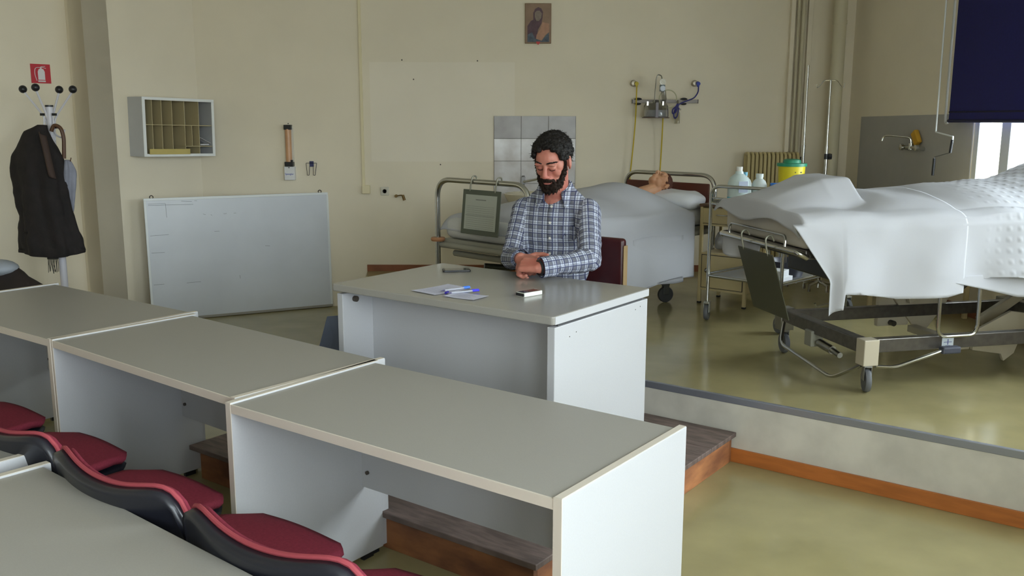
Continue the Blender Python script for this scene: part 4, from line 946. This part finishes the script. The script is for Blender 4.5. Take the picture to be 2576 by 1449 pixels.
def sheet_paper(x, y, rz, w, h, lab, z=0.0):
    t = onT(x, y, lab, 'paper_sheet', 'paper', rz, 'papers on the teacher desk'); t.location.z += z
    MB().grid(lambda a, b: V(((a - .5) * w, (b - .5) * h, .0006 + .002 * (a - .5) ** 2 * 4)), 8, 8).build('page', PAP, t, solid=.0005)
    mb = MB()
    for i in range(7):
        mb.bx(-w * .36, w * (.2 + .1 * sin(i * 2)), -h * .36 + i * h * .11, -h * .36 + i * h * .11 + .0015, .0031, .0033)
    tag(mb.build('handwriting', mat('faint_ink', (150, 152, 170), .7), t), kind='stuff')
    return t
sheet_paper(-.295, 3.79, R(47), .21, .145, 'larger lined note sheet at the left side of the desk, pens across it')
sheet_paper(-.185, 3.64, R(-34), .15, .105, 'smaller note sheet close to the desk edge in front of the pens', .0008)
def pen(x, y, rz, lab, L_=.145, capc=(60, 60, 214), clear=True, z=.0):
    t = onT(x, y, lab, 'ballpoint_pen', 'pen', rz, 'blue ballpoint pens'); t.location.z += .006 + z
    MB().cyl((-L_ / 2 + .02, 0, 0), (L_ / 2 - .025, 0, 0), .0038, n=6).build('barrel', mat('pen_clear', (176, 178, 190), .2), t)
    MB().cyl((-L_ / 2, 0, 0), (-L_ / 2 + .02, 0, 0), .0008, .0036, 8).build('tip', mat('pen_tip', (90, 84, 120), .3), t)
    MB().cyl((L_ / 2 - .03, 0, 0), (L_ / 2, 0, 0), .0046, n=10).bx(L_ / 2 - .035, L_ / 2 - .002, -.001, .001, .004, .0065).build('cap', mat('cap%d' % capc[1], capc, .35), t)
    MB().cyl((-.02, 0, 0), (L_ / 2 - .03, 0, 0), .0042, n=8).build('refill', mat('refill_dark', (84, 80, 96), .4), t) if not clear else None
pen(-.235, 3.765, R(37), 'ballpoint pen with sky blue cap, the farther of the two on the papers', capc=(40, 110, 214), z=.002)
pen(-.20, 3.705, R(28), 'ballpoint pen with violet blue cap lying across both note sheets', capc=(66, 60, 220), z=.002)
t = onT(-.266, 3.70, 'loose violet pen cap beside the pens', 'pen_cap', 'pen cap', R(70)); MB().cyl((-.012, 0, .0055), (.012, 0, .0055), .0052, n=10).build('cap', mat('cap_violet', (52, 40, 150), .4), t)
# teacher chair
TC = uv(-2.43, 3.47)
t = thing('teacher_chair', 'dark red leather backed chair behind the teacher desk', 'chair', (TC.x, TC.y, .155), YAW)
LEA = mat('oxblood_leather', (64, 22, 24), .32, var=.12, scale=20, spec=.5); TAN = mat('tan_edge', (168, 142, 104), .5)
MB().bx(-.215, .215, .43, .475, .38, .875).build('backrest', LEA, t, bevel=.018, seg=4, smooth=True)
MB().bx(.215, .221, .435, .47, .40, .84).bx(-.221, -.215, .435, .47, .40, .84).build('edge_strip', TAN, t, bevel=.002)
MB().bx(-.215, .215, .04, .43, .40, .455).build('seat', LEA, t, bevel=.018, seg=4, smooth=True)
for x in (-.19, .19):
    for y in (.07, .44): MB().tube([(x, y, 0), (x, y, .40 if y < .2 else .42)], .012).build('leg', mat('chair_frame_brown', (70, 60, 50), .4, metal=.5), t, smooth=True)
# ------------------------------------------------------------------ people
def bake(o, name, mats, parent, voxel=.004, smooth=3, fac=.6, disp=None, loc=None):
    """evaluate a remesh of the overlapping pieces of o into one continuous skin"""
    md = o.modifiers.new('r', 'REMESH'); md.mode = 'VOXEL'; md.voxel_size = voxel; md.use_smooth_shade = True
    if smooth:
        md = o.modifiers.new('s', 'SMOOTH'); md.factor = fac; md.iterations = smooth
    dg = bpy.context.evaluated_depsgraph_get(); dg.update()
    me = bpy.data.meshes.new_from_object(o.evaluated_get(dg))
    bpy.data.objects.remove(o)
    me.name = name; me.materials.clear()
    for m in mats: me.materials.append(m)
    if disp:
        ns = [v.normal.copy() for v in me.vertices]
        for v, n_ in zip(me.vertices, ns): v.co = disp(v.co, n_)
    for p in me.polygons: p.use_smooth = True
    o2 = bpy.data.objects.new(name, me); COL.objects.link(o2); o2.parent = parent
    return o2
def cap(mb, a, b, ra, rb, n=14, k=6):
    """tapered capsule"""
    a = V(a); b = V(b); mb.tube([a + (b - a) * i / k for i in range(k + 1)], [ra + (rb - ra) * i / k for i in range(k + 1)], n)
    mb.ell(a, ra, n=n, m=8); mb.ell(b, rb, n=n, m=8); return mb
def head_mesh(M, nose=1.0, ear=1.0):
    mb = MB()
    mb.ell((0, .012, .030), (.077, .097, .092), n=24, m=16)
    mb.ell((0, -.045, .035), (.062, .052, .055)).ell((0, -.030, -.045), (.056, .062, .060)).ell((0, -.062, -.088), (.030, .030, .024))
    mb.ell((.034, -.035, -.070), (.028, .045, .028)).ell((-.034, -.035, -.070), (.028, .045, .028))
    mb.ell((0, -.083, -.058), (.030, .022, .028))
    cap(mb, (0, -.094, .020), (0, -.116, -.020), .0095, .0135 * nose); mb.ell((0, -.117, -.024), (.0145 * nose, .012, .0105))
    for s in (-1, 1):
        mb.ell((s * .0125, -.107, -.030), (.0085, .011, .008))
        mb.ell((s * .031, -.089, .030), (.027, .012, .0085), Matrix.Rotation(s * R(8), 3, 'Y'))
        mb.ell((s * .031, -.079, .008), (.0165, .0145, .0125))
        mb.ell((s * .031, -.0865, .0035), (.015, .007, .0035))
        mb.ell((s * .037, -.060, -.022), (.026, .022, .028)).ell((s * .052, -.038, .004), (.018, .034, .034))
        e = Matrix.Rotation(s * R(14), 3, 'Z') @ Matrix.Rotation(R(-8), 3, 'X')
        mb.ell((s * .084, .010, -.004), (.009 * ear, .022, .034), e); mb.ell((s * .074, .004, -.006), (.012, .012, .02)); mb.ell((s * .081, .008, -.036), (.006, .009, .010))
    mb.ell((0, -.1045, -.0555), (.022, .0085, .0048)).ell((0, -.1025, -.0655), (.019, .0085, .0058))
    mb.v = [tuple(M @ V(p)) for p in mb.v]; return mb
def skin_mat(name, rgb, red):
    m = mat(name, rgb, .5, rgb2=red, scale=9, bump=.05, bscale=120)
    m.node_tree.nodes['Principled BSDF'].inputs['Subsurface Weight'].default_value = .08
    m.node_tree.nodes['Principled BSDF'].inputs['Subsurface Radius'].default_value = (.02, .008, .004)
    return m
SKIN = skin_mat('skin', (202, 140, 122), (184, 108, 94)); HAIR = mat('dark_hair', (24, 20, 18), .6, var=.5, scale=60, spec=.3)
BEARD = mat('dark_beard', (40, 28, 22), .75, var=.5, scale=80, spec=.2); LIP = mat('lips', (160, 92, 84), .5)
DUM = skin_mat('dummy_vinyl', (206, 158, 124), (194, 140, 104))

man = thing('person', 'bearded dark haired man in a blue and grey checked shirt, sitting and looking down at his wrist', 'person', (.2, 4.45, .155))
man['label'] = 'bearded dark haired man in checked shirt looking down at his wrist'
OM = V((.2, 4.45, .155))
def L_(p): return V(p) - OM
# head frame
fh = V((-.40, -.86, -.47)).normalized(); up0 = V((0.03, 0, 1)); yb = -fh; xr = yb.cross(up0).normalized(); zr = xr.cross(yb).normalized()
HS = .965; HC = V((.188, 4.325, 1.412))
if xr.x < 0: xr = -xr; zr = xr.cross(yb).normalized()
zr = xr.cross(yb).normalized(); 
if zr.z < 0: zr = -zr
HM = Matrix.Translation(HC - OM) @ Matrix((xr, yb, zr)).transposed().to_4x4() @ Matrix.Scale(HS, 4)
def hm(p): return HM @ V(p)
SHL, SHR = V((.358, 4.36, 1.172)), V((.062, 4.50, 1.168))
ELL, ELR = V((.352, 4.14, .975)), V((.000, 4.40, .945))
WRL, WRR = V((.128, 4.022, .958)), V((.040, 4.170, .975))
NK = V((.212, 4.44, 1.235))
body = head_mesh(HM)
M4 = lambda p: L_(p)
neck_top = hm((0, .03, -.06))
cap(body, neck_top, L_(NK), .056, .060)
cap(body, L_(NK), L_((.205, 4.47, 1.08)), .066, .09)
body.ell(L_((.205, 4.47, .98)), (.12, .08, .18)).ell(L_((.21, 4.50, .74)), (.155, .12, .13))
for s, e, w in ((SHL, ELL, WRL), (SHR, ELR, WRR)):
    cap(body, L_(NK + V((0, 0, -.11))), L_(s), .04, .045); cap(body, L_(s), L_(e), .050, .040); cap(body, L_(e), L_(w), .040, .029)
def hand(mb, wrist, dirk, pinky, fingers, thumb, pl=.085, g=1.13):
    """dirk: wrist to knuckles, pinky: direction of the little finger side; fingers: (offset, lengths, bend list)"""
    d = V(dirk).normalized(); s = V(pinky); s = (s - d * s.dot(d)).normalized(); n_ = d.cross(s)
    if n_.z < 0: n_ = -n_
    w = V(wrist); pl = pl * g
    for k, o in enumerate((-.026, -.009, .009, .025)):
        cap(mb, w + d * .012 + s * o * .6 * g, w + d * pl * (1.0 - .05 * abs(k - 1)) + s * o * g, .0185 * g, .0135 * g, 10, 3)
    for (o, ls, bends, sp) in fingers:
        p = w + d * pl * .97 + s * o * g; ang = 0; r = .0102 * g
        for l_, b_ in zip(ls, bends):
            ang += R(b_); q = p + (d * cos(ang) - n_ * sin(ang) + s * sp).normalized() * l_ * g
            cap(mb, p, q, r, r * .93, 10, 3); p = q; r *= .92
    p = w + d * .022 - s * .022
    for (v_, l_, r) in thumb:
        q = p + (d * v_[0] + s * v_[1] + n_ * v_[2]).normalized() * l_ * g; cap(mb, p, q, r * g, r * .88 * g, 10, 3); p = q
    return mb
# left hand: palm down on the desk, little finger towards the viewer
hand(body, L_(WRL + V((0, 0, .006))), (-.86, .46, .0), (-.25, -.74, -.52),
     [(-.027, (.040, .026, .022), (34, 24, 14), .0), (-.009, (.044, .028, .023), (44, 44, 30), .0), (.009, (.040, .026, .022), (54, 62, 44), .0), (.026, (.034, .022, .020), (62, 82, 66), .0)],
     [((.5, -.8, -.2), .035, .014), ((.9, -.35, -.3), .03, .011), ((1, -.1, -.3), .024, .010)])
# right hand: reaches over and holds the other wrist, fingers wrapped round behind it
hand(body, L_(WRR), (.50, -.86, -.02), (-.75, -.4, -.2),
     [(-.026, (.040, .026, .020), (66, 78, 55), .0), (-.009, (.044, .028, .022), (66, 80, 58), .0), (.009, (.041, .026, .021), (68, 80, 60), .0), (.025, (.032, .021, .018), (72, 80, 60), .0)],
     [((.45, -.85, .15), .038, .0145), ((.9, -.5, .05), .03, .0115), ((1, -.25, -.1), .026, .0105)], pl=.075)
o = body.build('skin_pieces', SKIN)
bake(o, 'body', [SKIN], man, voxel=.0032, smooth=8, fac=.55)
# lips, eyelashes and brows follow the face
mb = MB().ell((0, -.1075, -.0565), (.019, .007, .0038)).ell((0, -.1055, -.0655), (.017, .0075, .0048)); mb.v = [tuple(HM @ V(p)) for p in mb.v]; mb.build('lips', LIP, man, smooth='all')
for s in (-1, 1):
    mb = MB().tube([hm((s * (.017 + .028 * k / 6), -.0935 + .0085 * abs(k / 6 - .4) * 1.6, .0005 - .0035 * sin(pi * k / 6))) for k in range(7)], .0013, 6)
    mb.build('eyelashes', HAIR, man, smooth='all')
    mb = MB()
    for k in range(26):
        f = k / 25; p = V((s * (.013 + .043 * f), -.1015 + .022 * f * f, .036 + .006 * sin(pi * min(1, f * .85)) + .002 * (1 - f) + random.uniform(-.002, .002)))
        mb.tube([hm(p), hm(p + V((s * .008, .001, .0025)))], [.0030, .0008], 5)
    mb.build('eyebrow', HAIR, man, smooth='all')
def tuft(mb, pts, r, jit, strands, sl, sr, Mx):
    for p in pts: mb.ell(Mx @ p, r * random.uniform(.75, 1.25), n=8, m=6)
rnd = random.Random(3)
hair = MB(); strands = MB()
def on_skull(th, ph, k=1.0): return V((.079 * k * sin(th) * cos(ph), .012 + .100 * k * sin(th) * sin(ph), .030 + .096 * k * cos(th)))
def is_hair(p):
    fr = -p.y           # frontness
    ax = abs(p.x)
    line = .088 - .030 * min(1, max(0, (ax - .026) / .026)) * 0 + (.012 if ax < .03 else -.002)
    if fr > .045: return p.z > line + .1 * (fr - .06) * 1.5
    if fr > .002: return p.z > .036 if ax < .2 and fr > .022 else p.z > .004
    return p.z > (-.050 if fr < -.05 else -.012 if fr < -.035 else .030)
for i in range(6500):
    th = math.acos(rnd.uniform(-.75, 1)); ph = rnd.uniform(0, 2 * pi); p = on_skull(th, ph, 1.0)
    if not is_hair(p) or (abs(p.x) > .06 and p.z < .032 and -.03 < p.y < .045): continue
    k = 1.05 + .07 * NZ.noise(p * 34) + (.05 if p.z > .06 else .03) + (.03 * (abs(p.x) > .045) * (p.z > .02))
    if i % 3 == 0: hair.ell(HM @ on_skull(th, ph, k - .05), .0135 * HS, n=8, m=5)
    q = on_skull(th, ph, k); t1 = V((rnd.uniform(-1, 1), rnd.uniform(-1, 1), rnd.uniform(-1, .6))) * .007; nn = (q - V((0, .01, .03))).normalized()
    a_ = q + nn * .004; b_ = q + nn * rnd.uniform(.004, .009) + t1; c_ = b_ + t1 * 1.2 - nn * .004
    strands.tube([HM @ a_, HM @ b_, HM @ c_], [.0011, .0009, .0004], 3, cap=False)
o = hair.build('hair_pieces', HAIR)
hp = bake(o, 'hair', [HAIR], man, voxel=.0035, smooth=1, disp=lambda c, n_: c + n_ * (.0035 * NZ.noise(c * 160) + .003 * NZ.noise(c * 70)))
tag(strands.build('hair_strands', HAIR, man, smooth='all'), kind='stuff')
# beard: jaw line, chin and moustache
brd = MB(); bst = MB()
def beard_pt(x, t):
    """t 0..1 from sideburn to chin under side x sign"""
    pts = [V((.0735, -.020, .012)), V((.071, -.026, -.018)), V((.062, -.036, -.050)), V((.050, -.060, -.080)), V((.028, -.086, -.098)), V((0, -.096, -.104))]
    k = t * 5; i = min(4, int(k)); f = k - i; p = pts[i] * (1 - f) + pts[i + 1] * f; return V((p.x * x, p.y, p.z))
for s in (-1, 1):
    for k in range(260):
        t_ = rnd.random(); p = beard_pt(s, t_); w_ = .005 + .015 * min(1, t_ * 1.6)
        q = p + V((rnd.uniform(-1, 1) * w_ * .5, rnd.uniform(-1, .6) * w_ * .6, rnd.uniform(-.9, 1.15) * w_))
        brd.ell(hm(q), .0072 * HS * (.6 if t_ < .2 else 1), n=7, m=5)
        for _ in range(3):
            d_ = (q - V((0, .0, -.03))).normalized(); q2 = q + d_ * .006; bst.tube([hm(q2), hm(q2 + d_ * .002 + V((rnd.uniform(-.003, .003), rnd.uniform(-.003, .003), -.005)))], [.0013, .0005], 4, cap=False)
for k in range(150):     # chin front and the patch under the lip
    q = V((rnd.uniform(-.028, .028), -.0, rnd.uniform(-.106, -.076))); q.y = -.094 + 6 * q.x * q.x - .25 * max(0, -.100 - q.z) * -1
    brd.ell(hm(q), .008 * HS, n=7, m=5); bst.tube([hm(q + V((0, -.007, 0))), hm(q + V((rnd.uniform(-.003, .003), -.012, -.006)))], [.0013, .0005], 4, cap=False)
for k in range(90):      # moustache
    x = rnd.uniform(-.031, .031); q = V((x, -.1095 + 14 * x * x, -.0455 - 8 * x * x + rnd.uniform(-.004, .003)))
    brd.ell(hm(q), .0052 * HS, n=7, m=5); bst.tube([hm(q + V((0, -.004, 0))), hm(q + V((x * .1, -.008, -.007)))], [.0012, .0005], 4, cap=False)
for s in (-1, 1):
    for k in range(30): q = V((s * rnd.uniform(.026, .036), -.090 + rnd.uniform(-.003, .003), rnd.uniform(-.085, -.052))); brd.ell(hm(q), .006 * HS, n=7, m=5)
o = brd.build('beard_pieces', BEARD)
bake(o, 'beard', [BEARD], man, voxel=.0032, smooth=1, disp=lambda c, n_: c + n_ * .0025 * NZ.noise(c * 190))
tag(bst.build('beard_strands', BEARD, man, smooth='all'), kind='stuff')

# ------------------------------------------------------------------ checked shirt
def plaid():
    m = bpy.data.materials.new('checked_cotton'); m.use_nodes = True; MATS['checked_cotton'] = m
    n = m.node_tree.nodes; l = m.node_tree.links; b = n['Principled BSDF']; b.inputs['Roughness'].default_value = .85; b.inputs['Specular IOR Level'].default_value = .2
    uvn = n.new('ShaderNodeUVMap'); uvn.uv_map = 'cloth'; sp = n.new('ShaderNodeSeparateXYZ'); l.new(uvn.outputs[0], sp.inputs[0])
    def math_(op, a, bv=None, c=None):
        q = n.new('ShaderNodeMath'); q.operation = op
        for i, v in enumerate((a, bv, c)):
            if v is None: continue
            if isinstance(v, (int, float)): q.inputs[i].default_value = v
            else: l.new(v, q.inputs[i])
        return q.outputs[0]
    def ramp(fac, stops):
        r = n.new('ShaderNodeValToRGB'); l.new(fac, r.inputs[0]); r.color_ramp.interpolation = 'LINEAR'; e = r.color_ramp.elements
        while len(e) < len(stops): e.new(.5)
        for k, (p, v) in enumerate(stops): e[k].position = p; e[k].color = (v, v, v, 1)
        return r.outputs[0]
    outs = []
    for ax, P in (('X', .050), ('Y', .040)):
        f = math_('FRACT', math_('DIVIDE', sp.outputs[ax], P))
        shade = ramp(f, [(0, .38), (.30, .42), (.36, .95), (.46, 1.0), (.52, .55), (.60, .55), (.66, 1.0), (.80, .98), (.86, .40), (1, .38)])
        def line(c, w):
            d = math_('ABSOLUTE', math_('SUBTRACT', f, c)); return math_('SUBTRACT', 1.0, math_('SMOOTH_MIN', math_('DIVIDE', d, w), 1.0, .2))
        ln = math_('MAXIMUM', line(.33, .075), math_('MULTIPLY', line(.83, .05), .8)); ln = math_('MAXIMUM', ln, math_('MULTIPLY', line(.56, .02), .45))
        outs.append((shade, ln))
    sh = math_('MULTIPLY', math_('ADD', outs[0][0], outs[1][0]), .5)
    ln = math_('MAXIMUM', outs[0][1], outs[1][1]); ln = math_('MINIMUM', math_('MULTIPLY', math_('MAXIMUM', ln, 0.0), 1.35), 1.0)
    cr = n.new('ShaderNodeValToRGB'); l.new(sh, cr.inputs[0])
    cr.color_ramp.elements[0].position = .36; cr.color_ramp.elements[0].color = lin((104, 105, 116)) + (1,)
    cr.color_ramp.elements[1].position = 1.0; cr.color_ramp.elements[1].color = lin((206, 212, 228)) + (1,)
    mx = n.new('ShaderNodeMix'); mx.data_type = 'RGBA'; l.new(math_('MULTIPLY', ln, .9), mx.inputs[0]); l.new(cr.outputs[0], mx.inputs[6]); mx.inputs[7].default_value = lin((26, 34, 84)) + (1,)
    l.new(mx.outputs[2], b.inputs['Base Color'])
    return m
PLAID = plaid()
ty = R(-14); TX = V((cos(ty), sin(ty), 0)); TYv = V((-sin(ty), cos(ty), 0))
sh = MB()
rot = Matrix.Rotation(ty, 3, 'Z')
sh.ell(L_((.205, 4.455, 1.08)), (.168, .116, .155), rot, 24, 16).ell(L_((.212, 4.46, .90)), (.165, .130, .20), rot, 24, 16).ell(L_((.215, 4.485, .76)), (.170, .140, .12), rot, 24, 16)
cap(sh, L_((.158, 4.47, 1.240)), L_(SHR + V((.012, 0, -.014))), .050, .058); cap(sh, L_((.262, 4.43, 1.248)), L_(SHL + V((-.012, 0, -.014))), .050, .058)
cap(sh, L_((.14, 4.475, 1.17)), L_((.275, 4.42, 1.17)), .078, .078)
segs = []
for s_, e_, w_ in ((SHL, ELL, WRL), (SHR, ELR, WRR)):
    dw = (w_ - e_).normalized(); wc = w_ - dw * .045
    cap(sh, L_(s_), L_(e_), .063, .055); cap(sh, L_(e_), L_(wc), .056, .042)
    segs += [(L_(s_), L_(e_), 0.0), (L_(e_), L_(wc), (e_ - s_).length)]
def seg_d(p, a, b):
    ab = b - a; t = max(0, min(1, (p - a).dot(ab) / ab.length_squared)); return (p - (a + ab * t)).length, t
def wrinkle(c, n_):
    ds = [seg_d(c, a, b) for a, b, _ in segs]; k = min(range(4), key=lambda i: ds[i][0]); d_, t = ds[k]
    w = .0042 * NZ.noise(c * 15) + .0026 * NZ.noise(c * 36)
    if d_ < .085:
        a, b, _ = segs[k]; ax = (b - a).normalized(); q = c.dot(ax)
        cr = sin(q * 120 + 5 * NZ.noise(c * 14)) * (.0032 if (t > .6 and k % 2 == 0) or (t < .45 and k % 2 == 1) else .0016)
        w += cr * (.5 + .5 * NZ.noise(c * 20 + V((3, 3, 3))))
    else:
        w += .0030 * sin(c.z * 46 + 9 * c.x + 4 * NZ.noise(c * 9)) * max(0, min(1, (1.0 - (c.z + .155)) * 4))
    return c + n_ * w
o = sh.build('shirt_pieces', PLAID)
shirt = bake(o, 'shirt', [PLAID], man, voxel=.0055, smooth=6, fac=.6, disp=wrinkle)
def cloth_uv(me, torso_only=False):
    lay = me.uv_layers.new(name='cloth')
    fr = []
    for a, b, off in segs:
        ax = (b - a).normalized(); r1 = ax.cross(V((0, 0, 1)) if abs(ax.z) < .8 else V((0, 1, 0))).normalized(); r2 = ax.cross(r1); fr.append((a, ax, r1, r2, off))
    sh1, sh2 = L_(SHL), L_(SHR); mid = (sh1 + sh2) / 2
    for p in me.polygons:
        c = p.center; ds = [seg_d(c, a, b) for a, b, _ in segs]; k = min(range(4), key=lambda i: ds[i][0])
        lat = (c - mid).dot(TX)
        arm = (not torso_only) and ((k % 2 == 1 and ds[k][0] < .078) or (k % 2 == 0 and abs(lat) > .142 and ds[k][0] < .09))
        for li in p.loop_indices:
            v = me.vertices[me.loops[li].vertex_index].co
            if arm:
                a, ax, r1, r2, off = fr[k]; q = v - a; t = q.dot(ax); ang = math.atan2(q.dot(r2), q.dot(r1)); ca = math.atan2((c - a).dot(r2), (c - a).dot(r1))
                if ang - ca > pi: ang -= 2 * pi
                if ang - ca < -pi: ang += 2 * pi
                lay.data[li].uv = (ang * .055, t + off)
            else:
                q = v - mid; x = q.dot(TX); y = q.dot(TYv); lay.data[li].uv = (x * (1 + 1.2 * x * x) + (.0 if y < .05 else .02) + .0135, v.z + .012 * x + .02)
cloth_uv(shirt.data)
def dress(o): cloth_uv(o.data, True); return o
def onchest(x, z, push=.0):
    """a point on the front of the shirt"""
    q = (L_(SHL) + L_(SHR)) / 2 + TX * x; q.z = z - OM.z; st = q - TYv * .5
    hit, loc, nor, _ = shirt.ray_cast(st, TYv)
    return (loc - TYv * push) if hit else q - TYv * .13
BTN = mat('button_pearl', (226, 224, 216), .3)
mb = MB()
pl = [onchest(-.008, 1.222 - .028 * k, .0025) for k in range(15)]
vs = []
for p in pl: vs += [p - TX * .014, p + TX * .014]
dress(mb.add(vs, [(2 * i, 2 * i + 2, 2 * i + 3, 2 * i + 1) for i in range(len(pl) - 1)]).build('placket', PLAID, man, smooth='all', solid=.003))
for z in (1.195, 1.122, 1.048, .975): 
    p = onchest(-.008, z, .006); MB().lathe([(.001, 0), (.0058, 0), (.0062, .0015), (.0058, .0025), (.001, .0018)], p, 14, axis=-TYv).build('button', BTN, man, smooth=True)
d0 = onchest(.045, 1.10, .003).dot(TYv)
def pock(u_, w_):
    v = onchest(.045 + .07 * u_, 1.108 - (.062 + .010 * (1 - abs(u_ - .5) * 2)) * w_, .003); e_ = v.dot(TYv)
    return v + TYv * (0 if abs(e_ - d0) < .022 else d0 - e_)
dress(MB().grid(pock, 8, 8).build('chest_pocket', PLAID, man, smooth='all', solid=.002))
p = onchest(.062, 1.066, .006); MB().tube([p - TX * .006 + V((0, 0, -.008)), p + V((0, 0, .009)), p + TX * .006 + V((0, 0, -.006)), p - TX * .005 + V((0, 0, .003))], .0012, 5).build('pocket_emblem', mat('navy_thread', (30, 36, 80), .8), man)
# collar: stand round the neck and two buttoned points
ctr = L_(NK) + V((-.004, -.008, .030)); tilt_ = V((0, 0, 1))
def cstand(u_, w_):
    a = R(-62) + u_ * R(304); a2 = a + R(0)
    # angle measured from the front (-TYv) anticlockwise
    d_ = -TYv * cos(R(180) - a2 + R(0)) if False else (TX * sin(a2 + R(90) - R(0) + 0) if False else None)
    th = R(34) + u_ * R(292); dirv = (-TYv) * cos(th) + TX * sin(th)
    front = max(0, cos(th)); z = .052 * w_ - .050 * front + .010 * (1 - front)
    return ctr + dirv * (.074 - .004 * w_) * (1 + .06 * front) + V((0, 0, z - .012))
dress(MB().grid(cstand, 40, 5).build('collar_stand', PLAID, man, smooth='all', solid=.003))
def cfall(u_, w_):
    th = R(30) + u_ * R(300); dirv = (-TYv) * cos(th) + TX * sin(th); front = max(0, cos(th)); near = max(0, (abs(u_ - .5) * 2 - .72) / .28)
    z = .046 - .050 * front + .010 * (1 - front); ln = .036 + .034 * near
    p = ctr + dirv * (.075 + .016 * w_ + .010 * near * w_) * (1 + .06 * front) + V((0, 0, z - ln * w_ - .012)); p += TX * (.012 * near * w_ * (1 if u_ < .5 else -1))
    return p
dress(MB().grid(cfall, 48, 6).build('collar', PLAID, man, smooth='all', solid=.0035))
for s_, e_, w_ in ((SHL, ELL, WRL), (SHR, ELR, WRR)):
    dw = (w_ - e_).normalized(); a = L_(w_ - dw * .066); b = L_(w_ + dw * .004); r1 = dw.cross(V((0, 0, 1))).normalized(); r2 = dw.cross(r1)
    def cuff(u_, t_):
        an = 2 * pi * u_; r = .0455 - .002 * t_ + .0022 * sin(an * 3 + 1); return a + (b - a) * t_ + (r1 * cos(an) + r2 * sin(an)) * r
    o = MB().grid(cuff, 32, 6, True).build('cuff', PLAID, man, smooth='all', solid=.004)
    cloth_uv(o.data)
dw = (WRL - ELL).normalized(); c_ = L_(WRL + dw * .008)
r1 = dw.cross(V((0, 0, 1))).normalized(); r2 = dw.cross(r1)
MB().tube(arc(c_, .0315, 0, 2 * pi, 24, r1, r2), .006, 8).build('watch_strap', BLACK, man, smooth=True)
# trousers and shoes (hidden by the desk from the front)
mb = MB(); hip = L_((.215, 4.49, .70)); fw = -W
cap(mb, hip + U * .07, hip - U * .07, .13, .13)
feet = []
for s in (-1, 1):
    k_ = hip + U * s * .12 + fw * .38 + V((0, 0, -.02)); f_ = V((k_.x, k_.y, .10)) - fw * .02
    cap(mb, hip + U * s * .09, k_, .09, .065); cap(mb, k_, f_, .062, .048); feet.append(f_)
bake(mb.build('trouser_pieces', BLACK), 'trousers', [mat('dark_jeans', (44, 50, 68), .8, var=.1)], man, voxel=.01, smooth=4)
for f_ in feet: MB().ell(V((f_.x, f_.y, .045)) + fw * .06, (.045, .125, .045), Matrix.Rotation(YAW, 3, 'Z')).build('shoe', mat('shoe_brown', (56, 40, 32), .5), man, smooth='all')

# ------------------------------------------------------------------ practice dummy in the far bed
dm = thing('practice_dummy', 'vinyl practice dummy with painted brown hair lying in the far bed', 'dummy', B1 + V((0, 0, 0)), A1)
# lies on its back: face up, crown towards the head rail (+x)
DM = Matrix.Translation(V((.73, -.09, .835))) @ Matrix.Scale(.83, 4) @ Matrix.Rotation(R(6), 4, 'X') @ (Matrix((V((0, -1, 0)), V((.25, 0, -.968)).normalized(), V((.968, 0, .25)).normalized())).transposed().to_4x4())
mb = head_mesh(DM, ear=1.1)
cap(mb, DM @ V((0, .03, -.06)), V((.56, -.06, .77)), .045, .05); cap(mb, V((.50, -.16, .74)), V((.50, .06, .74)), .045, .045); mb.ell((.34, -.03, .74), (.2, .14, .06))
bake(mb.build('dummy_pieces', DUM), 'dummy_body', [DUM], dm, voxel=.0045, smooth=3)
hb = MB(); 
for i in range(900):
    th = math.acos(rnd.uniform(-.7, 1)); ph = rnd.uniform(0, 2 * pi); p = on_skull(th, ph, 1.0)
    if is_hair(p): hb.ell(DM @ on_skull(th, ph, .98), .012, n=7, m=5)
bake(hb.build('dummy_hair_pieces', DUM), 'painted_hair', [mat('dummy_hair', (84, 44, 30), .6)], dm, voxel=.004, smooth=3)
for s in (-1, 1):
    mb = MB().tube([DM @ V((s * (.018 + .026 * k / 5), -.0935 + .006 * abs(k / 5 - .4), .002 - .003 * sin(pi * k / 5))) for k in range(6)], .0012, 5); mb.build('eyelid_line', mat('dummy_line', (110, 70, 50), .6), dm)
mb = MB().ell((0, -.108, -.061), (.014, .003, .006)); mb.v = [tuple(DM @ V(p)) for p in mb.v]; mb.build('open_mouth', mat('dummy_mouth', (70, 30, 26), .6), dm, smooth='all')
